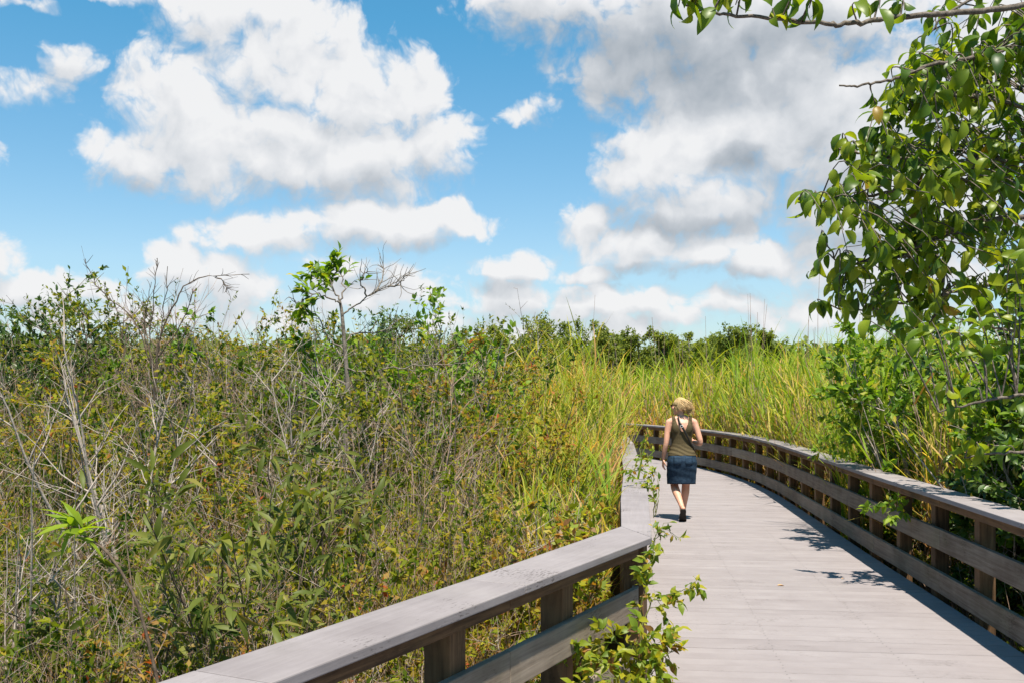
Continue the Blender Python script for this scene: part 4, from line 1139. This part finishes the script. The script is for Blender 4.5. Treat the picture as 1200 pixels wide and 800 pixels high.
    dirs = unit(flow + out_ * .30 + rng.normal(0, .09, (n, 3)))
    q = [st0]; dcur = dirs
    for k in range(5):
        p_ = q[-1] + dcur * rng.uniform(.016, .029, (n, 1)); rel = (p_ - hb) @ ax.T / np.array([.093, .077, .095]); ln_ = np.linalg.norm(rel, axis=1, keepdims=True)
        rel = np.where(ln_ < 1.0, rel / ln_, rel); p_ = hb + (rel * np.array([.093, .077, .095])) @ ax
        q.append(p_); dcur = unit(dcur + np.array([.10, -.02, -.10]) + rng.normal(0, .035, (n, 3)))
    pth = np.stack(q, 1); fr = ((pth - hb) @ ax.T); okk = ~((fr[:, :, 0] > .075) & (fr[:, :, 2] < .03)).any(1)
    pth = pth[okk]
    gh.tubes(pth, np.array([.0032, .0036, .0034, .0028, .0020, .0009])[None], 4, rng.random(len(pth)))
    n = 70; bs = hb - fc * .05 - upv * .075 + rng.normal(0, .022, (n, 3)) + np.array([.02, 0, 0])
    pth = grow(bs, np.array([.8, -.25, -.15]) + rng.normal(0, .28, (n, 3)), rng.uniform(.05, .10, n), 4, .07, -.05, rng); gh.tubes(pth, np.array([.005, .005, .004, .0028, .0012])[None], 4, rng.random(n))
    gh.build('hair', 'hair', root)

    # sunglasses
    gs = Geo()
    def slab(c, a, b, t):
        c, a, b, t = map(np.asarray, (c, a, b, t)); vs_ = [c + i * a + j * b + k * t for k in (-1, 1) for i, j in ((-1, -1), (1, -1), (1, 1), (-1, 1))]
        gs.add(np.array(vs_), [[0, 3, 2, 1], [4, 5, 6, 7], [0, 1, 5, 4], [1, 2, 6, 5], [2, 3, 7, 6], [3, 0, 4, 7]], .5)
    for s in (-1, 1):
        slab(hc + fc * .106 + sd * s * .033 + upv * .012, sd * .029 + fc * -.005 * s, upv * .022, fc * .004)
        slab(hc + fc * .052 + sd * s * .078 + upv * .022, fc * .056, upv * .006, sd * .003)
    slab(hc + fc * .109 + upv * .020, sd * .008, upv * .004, fc * .003)
    gs.build('sunglasses', 'dark_lens', root, smooth=False)

    # sandals
    for (heel, ball, toe) in (HB, TB):
        heel, ball, toe = map(np.array, (heel, ball, toe)); ax_ = unit(np.cross(ball - heel, [0, 0, 1.]))
        spine = catmull([heel - unit(ball - heel) * .026, heel * .5 + ball * .5, ball, toe + unit(toe - ball) * .018], 5)
        tg = unit(np.gradient(spine, axis=0)); dn = -unit(np.cross(ax_[None], tg)); dn = np.where(dn[:, 2:3] > 0, -dn, dn)
        wv = np.interp(np.linspace(0, 1, len(spine)), [0, .08, .3, .65, .9, 1], [.024, .040, .038, .050, .044, .020])
        rows = []
        for k, (p_, d_, ww) in enumerate(zip(spine, dn, wv)):
            a_ = p_ + d_ * .034; b_ = p_ + d_ * .048
            rows.append([a_ - ax_ * ww, a_ + ax_ * ww, b_ + ax_ * ww, b_ - ax_ * ww])
        v = np.array(rows); K_ = len(rows); idx = np.arange(K_ * 4).reshape(K_, 4); nx = np.roll(idx, -1, 1)
        gg = Geo(); gg.add(v.reshape(-1, 3), np.vstack([np.stack([idx[:-1], nx[:-1], nx[1:], idx[1:]], -1).reshape(-1, 4), idx[:1, ::-1], idx[-1:]]), .5)
        sdl = gg.build('sandal', 'sandal', root, smooth=False)
        gg = Geo(); c = heel * .28 + ball * .72
        arch = [c + dn[len(dn) // 2] * .03 - ax_ * .040, c - dn[len(dn) // 2] * .020 - ax_ * .028, c - dn[len(dn) // 2] * .036, c - dn[len(dn) // 2] * .020 + ax_ * .028, c + dn[len(dn) // 2] * .03 + ax_ * .040]
        gg.tubes(catmull(arch, 5)[None], .006, 6, .5); gg.build('strap', 'sandal', sdl)

    # shoulder bag with its strap across the back: hangs on her, so it is a thing of its own
    bag = empty('shoulder_bag', (2.30, 13.50, 0), -.04); tag(bag, "black shoulder bag strap running diagonally across the woman's back", 'bag')
    def surf(x_, z_, back):
        w_ = np.interp(z_, TOR[:, 0], TOR[:, 2]); d_ = np.interp(z_, TOR[:, 0], TOR[:, 3]); c_ = np.interp(z_, TOR[:, 0], TOR[:, 1])
        return c_ + (-1 if back else 1) * (d_ * np.sqrt(max(0, 1 - min(1, (x_ / (w_ + .004)) ** 2))) + .030)
    pts = [(-.052, .02, 1.415), (-.056, -.045, 1.395), (-.046, -.090, 1.345)]
    for t in np.linspace(0, 1, 9): xx = -.036 + t * .164; zv = 1.31 - t * .30; pts.append((xx, surf(xx, zv, True), zv))
    pts += [(.165, -.02, .97), (.165, .06, .96), (.12, surf(.09, 1.0, False), 1.02), (.05, surf(.05, 1.15, False) + .03, 1.15), (-.02, surf(.02, 1.28, False) + .01, 1.28), (-.052, .05, 1.39), (-.052, .02, 1.415)]
    q = catmull(pts, 4); tg = unit(np.gradient(q, axis=0)); cen = np.stack([np.zeros(len(q)), np.zeros(len(q)), q[:, 2]], 1)
    outw = unit(q - cen); wd_ = unit(np.cross(tg, outw)) * .0145; th_ = outw * .0025
    v = np.stack([q - wd_ - th_, q + wd_ - th_, q + wd_ + th_, q - wd_ + th_], 1); idx = np.arange(len(q) * 4).reshape(-1, 4); nx = np.roll(idx, -1, 1)
    gg = Geo(); gg.add(v.reshape(-1, 3), np.stack([idx[:-1], nx[:-1], nx[1:], idx[1:]], -1).reshape(-1, 4), .5); gg.build('strap', 'black_leather', bag)
    gg = Geo(); a_ = np.linspace(0, 2 * np.pi, 14); c = np.array(pts[4]) + np.array([0, -.006, 0]); gg.tubes(np.stack([c[0] + .017 * np.cos(a_), np.full(14, c[1]), c[2] + .017 * np.sin(a_)], 1)[None], .0035, 6, .5); gg.build('buckle', 'metal_ring', bag)
    bx = bpy.data.meshes.new('pouch'); c = np.array([.150, .135, .93]); e = np.array([.028, .085, .075])
    bx.from_pydata([tuple(c + e * np.array(s)) for s in ((-1, -1, -1), (1, -1, -1), (1, 1, -1), (-1, 1, -1), (-.6, -.9, 1), (.6, -.9, 1), (.6, .9, 1), (-.6, .9, 1))], [],
                   [(3, 2, 1, 0), (4, 5, 6, 7), (0, 1, 5, 4), (1, 2, 6, 5), (2, 3, 7, 6), (3, 0, 4, 7)]); bx.materials.append(MATS['black_leather'])
    bo = bpy.data.objects.new('pouch', bx); COL.objects.link(bo); bo.parent = bag; bm_ = bo.modifiers.new('b', 'BEVEL'); bm_.width = .018; bm_.segments = 3


woman()


# ------------------------------------------------------------------ sky
W_ = bpy.data.worlds.new('World'); SC.world = W_; W_.use_nodes = True
nt = W_.node_tree; nt.nodes.clear(); L = nt.links.new
SUN = Vector((.07, -.36, 1.0)).normalized()
el = math.asin(SUN.z); rot = math.atan2(SUN.x, SUN.y)
sky = N(nt, 'ShaderNodeTexSky', sky_type='NISHITA', sun_disc=False, sun_elevation=el, sun_rotation=rot, air_density=1.0, dust_density=.6, ozone_density=2.5)
tc = N(nt, 'ShaderNodeTexCoord')
sx = N(nt, 'ShaderNodeSeparateXYZ'); L(tc.outputs['Generated'], sx.inputs[0])
az = N(nt, 'ShaderNodeMath', operation='ARCTAN2'); L(sx.outputs[0], az.inputs[0]); L(sx.outputs[1], az.inputs[1])
ele = N(nt, 'ShaderNodeMath', operation='ARCSINE'); L(sx.outputs[2], ele.inputs[0])
pv = N(nt, 'ShaderNodeCombineXYZ'); L(az.outputs[0], pv.inputs[0]); L(ele.outputs[0], pv.inputs[1])


def azel(px, py):
    u, v = (px - 600) / F, (HZ - py) / F
    return math.atan(u), math.atan(v / math.sqrt(1 + u * u))


def blob_chain(t, vec, blobs, k=.12):
    """smooth union of soft ellipses given in photograph pixels (cx, cy, rx, ry, height)"""
    acc = None
    for (cx, cy, rx, ry, h) in blobs:
        a, e = azel(cx, cy); ia, ie = F / rx, F / ry
        m = N(t, 'ShaderNodeVectorMath', operation='MULTIPLY_ADD'); t.links.new(vec, m.inputs[0])
        m.inputs[1].default_value = (ia, ie, 0); m.inputs[2].default_value = (-a * ia, -e * ie, 0)
        dt = N(t, 'ShaderNodeVectorMath', operation='DOT_PRODUCT'); t.links.new(m.outputs[0], dt.inputs[0]); t.links.new(m.outputs[0], dt.inputs[1])
        f = N(t, 'ShaderNodeMath', operation='MULTIPLY_ADD', inp={1: -h, 2: h}); t.links.new(dt.outputs['Value'], f.inputs[0])
        if acc is None: acc = f.outputs[0]
        else:
            mx = N(t, 'ShaderNodeMath', operation='SMOOTH_MAX', inp={2: k}); t.links.new(acc, mx.inputs[0]); t.links.new(f.outputs[0], mx.inputs[1]); acc = mx.outputs[0]
    return acc


CLOUDS = [  # big cumulus on the left
    (205, 122, 82, 78, 1), (235, 165, 120, 80, 1), (165, 188, 78, 50, .95), (330, 60, 112, 85, .95), (255, 18, 90, 52, .9), (430, 112, 98, 78, 1.05), (492, 70, 24, 32, .8), (500, 110, 40, 50, .9),
    (430, 188, 130, 68, 1), (518, 172, 56, 55, .95), (340, 180, 150, 70, 1.05), (395, 62, 60, 60, .8), (300, 10, 70, 30, .8),
    (440, 262, 155, 36, 1), (528, 258, 58, 28, .95), (310, 275, 90, 36, .9), (250, 280, 60, 28, .7), (200, 312, 48, 38, .95), (255, 335, 105, 42, .95), (430, 345, 130, 40, .85), (190, 368, 120, 30, .75), (420, 315, 110, 32, .8), (330, 372, 160, 26, .7),
    # scraps
    (82, 68, 34, 26, .62), (62, 98, 38, 22, .62), (5, 100, 34, 20, .5), (5, 188, 24, 18, .55), (40, 340, 100, 28, .9), (-5, 300, 38, 36, .9), (125, -2, 70, 10, .6), (15, 3, 40, 8, .5), (90, 372, 120, 26, .7),
    (605, 135, 50, 17, .48), (640, 120, 26, 18, .42),
    # low bank in the middle
    (600, 315, 56, 26, .9), (590, 352, 72, 36, .95), (690, 320, 56, 21, .9), (690, 358, 80, 34, .95), (755, 358, 72, 30, .85), (650, 388, 230, 26, .8), (790, 378, 60, 22, .7), (520, 385, 120, 20, .6),
    # the grey mass on the right
    (850, 30, 260, 85, 1.1), (640, 5, 120, 52, .85), (750, 60, 130, 75, 1), (900, 130, 200, 120, 1.2), (770, 200, 96, 74, 1.05), (700, 118, 30, 30, .7), (820, 240, 120, 50, 1), (685, 265, 48, 42, .8),
    (790, 292, 155, 38, 1), (890, 300, 70, 34, .95), (870, 355, 56, 28, .8), (930, 365, 80, 38, .8), (1050, 230, 150, 200, 1.1), (1150, 100, 170, 170, 1.0)]
CLOUD_SHADE = [(800, 70, 220, 85, 1.05), (640, 30, 100, 55, .6), (900, 50, 190, 70, .85), (940, 150, 120, 90, .42), (960, 240, 110, 90, .62), (800, 264, 140, 18, 1.0), (868, 188, 46, 22, .95), (790, 262, 180, 40, .45), (700, 165, 60, 60, .4), (800, 320, 150, 16, .6),  # soft patches that paint the clouds' own shade into the sky colour
        (880, 340, 100, 50, .45), (1080, 200, 140, 180, .5), (430, 224, 170, 26, .32), (240, 222, 150, 28, .28), (440, 288, 150, 16, .4), (345, 175, 60, 50, .22), (430, 160, 90, 26, .2), (590, 332, 70, 18, .45), (610, 360, 100, 40, .26), (700, 335, 70, 14, .5), (740, 380, 110, 24, .45),
        (420, 335, 130, 22, .5), (260, 350, 110, 40, .25), (80, 80, 60, 40, .3), (620, 130, 60, 30, .3), (40, 350, 100, 30, .35), (470, 195, 60, 40, .2), (210, 190, 70, 40, .18)]

grp = bpy.data.node_groups.new('cloud_field', 'ShaderNodeTree')
grp.interface.new_socket('P', in_out='INPUT', socket_type='NodeSocketVector')
grp.interface.new_socket('F', in_out='OUTPUT', socket_type='NodeSocketFloat')
grp.interface.new_socket('S', in_out='OUTPUT', socket_type='NodeSocketFloat')
gi = grp.nodes.new('NodeGroupInput'); go = grp.nodes.new('NodeGroupOutput')
GL = grp.links.new
nw = N(grp, 'ShaderNodeTexNoise', noise_dimensions='2D', inp={'Scale': 14.0, 'Detail': 5.0, 'Roughness': .5}); GL(gi.outputs[0], nw.inputs['Vector'])
wv = N(grp, 'ShaderNodeVectorMath', operation='MULTIPLY_ADD'); wv.inputs[1].default_value = (.040, .036, 0)
sb = N(grp, 'ShaderNodeVectorMath', operation='SUBTRACT'); sb.inputs[1].default_value = (.5, .5, .5)
GL(nw.outputs['Color'], sb.inputs[0]); GL(sb.outputs[0], wv.inputs[0]); GL(gi.outputs[0], wv.inputs[2])
base = blob_chain(grp, wv.outputs[0], CLOUDS)
n1 = N(grp, 'ShaderNodeTexNoise', noise_dimensions='2D', inp={'Scale': 26.0, 'Detail': 9.0, 'Roughness': .58, 'Distortion': .2}); GL(wv.outputs[0], n1.inputs['Vector'])
vo = N(grp, 'ShaderNodeTexVoronoi', voronoi_dimensions='2D', feature='SMOOTH_F1', inp={'Scale': 30.0, 'Detail': 3.0, 'Roughness': .55, 'Lacunarity': 2.2, 'Smoothness': .35}); GL(wv.outputs[0], vo.inputs['Vector'])
a1 = N(grp, 'ShaderNodeMath', operation='MULTIPLY_ADD', inp={1: .80, 2: -.40}); GL(n1.outputs['Fac'], a1.inputs[0])
a2 = N(grp, 'ShaderNodeMath', operation='MULTIPLY_ADD', inp={1: -.55, 2: .24}); GL(vo.outputs['Distance'], a2.inputs[0])
a3 = N(grp, 'ShaderNodeMath', operation='ADD'); GL(a1.outputs[0], a3.inputs[0]); GL(a2.outputs[0], a3.inputs[1])
cb = N(grp, 'ShaderNodeMath', operation='MINIMUM', inp={1: 1.1}); GL(base, cb.inputs[0])
a4 = N(grp, 'ShaderNodeMath', operation='ADD'); GL(cb.outputs[0], a4.inputs[0]); GL(a3.outputs[0], a4.inputs[1])
GL(a4.outputs[0], go.inputs[0])
n5 = N(grp, 'ShaderNodeTexNoise', noise_dimensions='2D', inp={'Scale': 20.0, 'Detail': 3.5, 'Roughness': .5}); GL(wv.outputs[0], n5.inputs['Vector'])
v5 = N(grp, 'ShaderNodeTexVoronoi', voronoi_dimensions='2D', feature='SMOOTH_F1', inp={'Scale': 21.0, 'Detail': 1.0, 'Roughness': .5, 'Smoothness': .8}); GL(wv.outputs[0], v5.inputs['Vector'])
a5 = N(grp, 'ShaderNodeMath', operation='MULTIPLY_ADD', inp={1: .9}); GL(n5.outputs['Fac'], a5.inputs[0]); GL(cb.outputs[0], a5.inputs[2])
a6 = N(grp, 'ShaderNodeMath', operation='MULTIPLY_ADD', inp={1: -.55}); GL(v5.outputs['Distance'], a6.inputs[0]); GL(a5.outputs[0], a6.inputs[2])
GL(a6.outputs[0], go.inputs[1])
f0 = N(nt, 'ShaderNodeGroup'); f0.node_tree = grp; L(pv.outputs[0], f0.inputs[0])
of = N(nt, 'ShaderNodeVectorMath', operation='ADD'); of.inputs[1].default_value = (.006, .020, 0); L(pv.outputs[0], of.inputs[0])
f1 = N(nt, 'ShaderNodeGroup'); f1.node_tree = grp; L(of.outputs[0], f1.inputs[0])
den = N(nt, 'ShaderNodeMapRange', interpolation_type='SMOOTHSTEP', inp={1: -.10, 2: .46}); L(f0.outputs[0], den.inputs[0])
df = N(nt, 'ShaderNodeMath', operation='SUBTRACT'); L(f0.outputs[1], df.inputs[0]); L(f1.outputs[1], df.inputs[1])
ed = N(nt, 'ShaderNodeMapRange', inp={1: -.25, 2: .15, 3: .80, 4: .42}); L(df.outputs[0], ed.inputs[0]); L(ed.outputs[0], den.inputs[2])
nd = N(nt, 'ShaderNodeTexNoise', noise_dimensions='2D', inp={'Scale': 14.0, 'Detail': 5.0, 'Roughness': .55}); L(pv.outputs[0], nd.inputs['Vector'])
dv = N(nt, 'ShaderNodeVectorMath', operation='SUBTRACT'); dv.inputs[1].default_value = (.5, .5, .5); L(nd.outputs['Color'], dv.inputs[0])
dw = N(nt, 'ShaderNodeVectorMath', operation='MULTIPLY_ADD'); dw.inputs[1].default_value = (.045, .03, 0); L(dv.outputs[0], dw.inputs[0]); L(pv.outputs[0], dw.inputs[2])
dk = blob_chain(nt, dw.outputs[0], CLOUD_SHADE, .2)
dk2 = N(nt, 'ShaderNodeMath', operation='MAXIMUM', inp={1: 0.0}); L(dk, dk2.inputs[0])
br = N(nt, 'ShaderNodeMath', operation='MULTIPLY_ADD', inp={1: .55, 2: .89}); L(df.outputs[0], br.inputs[0])  # paints cloud tops brighter and undersides greyer, as if lit from above
hf = N(nt, 'ShaderNodeMath', operation='SUBTRACT'); L(f0.outputs[0], hf.inputs[0]); L(f1.outputs[0], hf.inputs[1])
b1 = N(nt, 'ShaderNodeMath', operation='MULTIPLY_ADD', inp={1: .20}); L(hf.outputs[0], b1.inputs[0]); L(br.outputs[0], b1.inputs[2])
b2 = N(nt, 'ShaderNodeMath', operation='MULTIPLY_ADD', inp={1: -.60}, use_clamp=True); L(dk2.outputs[0], b2.inputs[0]); L(b1.outputs[0], b2.inputs[2])
cr = ramp(nt, [(0, (.38, .43, .485)), (.45, (.60, .635, .68)), (.72, (.80, .82, .85)), (.92, (.93, .935, .95)), (1, (.98, .98, .985))]); L(b2.outputs[0], cr.inputs['Fac'])
tint = N(nt, 'ShaderNodeMix', data_type='RGBA', blend_type='MULTIPLY', inp={0: 1.0}); L(sky.outputs[0], tint.inputs[6])
tr_ = ramp(nt, [(0, (.92, .95, 1.0)), (.16, (1.02, 1.14, 1.12)), (.45, (.50, 1.16, 1.22)), (1, (.42, 1.1, 1.2))]); tm_ = N(nt, 'ShaderNodeMath', operation='MULTIPLY', inp={1: 1.25}); L(ele.outputs[0], tm_.inputs[0])
L(tm_.outputs[0], tr_.inputs['Fac']); L(tr_.outputs['Color'], tint.inputs[7])
bg1 = N(nt, 'ShaderNodeBackground', inp={'Strength': .072}); L(tint.outputs[2], bg1.inputs[0])
bg2 = N(nt, 'ShaderNodeBackground', inp={'Strength': .475}); L(cr.outputs['Color'], bg2.inputs[0])
dm = N(nt, 'ShaderNodeMath', operation='MULTIPLY', inp={1: .97}); L(den.outputs[0], dm.inputs[0])
mx = N(nt, 'ShaderNodeMixShader'); L(dm.outputs[0], mx.inputs[0]); L(bg1.outputs[0], mx.inputs[1]); L(bg2.outputs[0], mx.inputs[2])
wo = N(nt, 'ShaderNodeOutputWorld'); L(mx.outputs[0], wo.inputs[0])
W_.cycles.sampling_method = 'MANUAL'; W_.cycles.sample_map_resolution = 512

sl = bpy.data.lights.new('sun', 'SUN'); sl.energy = 5.0; sl.angle = math.radians(.53); sl.color = (1.0, .935, .80)
so = bpy.data.objects.new('sun', sl); COL.objects.link(so)
so.rotation_euler = (-SUN).to_track_quat('-Z', 'Y').to_euler(); so.location = (10, -22, 100)

# ------------------------------------------------------------------ camera
cam = bpy.data.cameras.new('camera'); co = bpy.data.objects.new('camera', cam); COL.objects.link(co); SC.camera = co
cam.sensor_width = 36; cam.lens = 36 * F / 1200; cam.shift_y = (HZ - 400) / 1200; cam.clip_start = .05; cam.clip_end = 3000
co.location = (0, 0, EYE); co.rotation_euler = (math.radians(90), 0, 0)
vs = SC.view_settings; vs.view_transform = 'Standard'; vs.look = 'None'; vs.gamma = 1; vs.exposure = 0.95; vs.use_curve_mapping = False
SC.cycles.max_bounces = 8; SC.cycles.transparent_max_bounces = 4; SC.cycles.transmission_bounces = 4
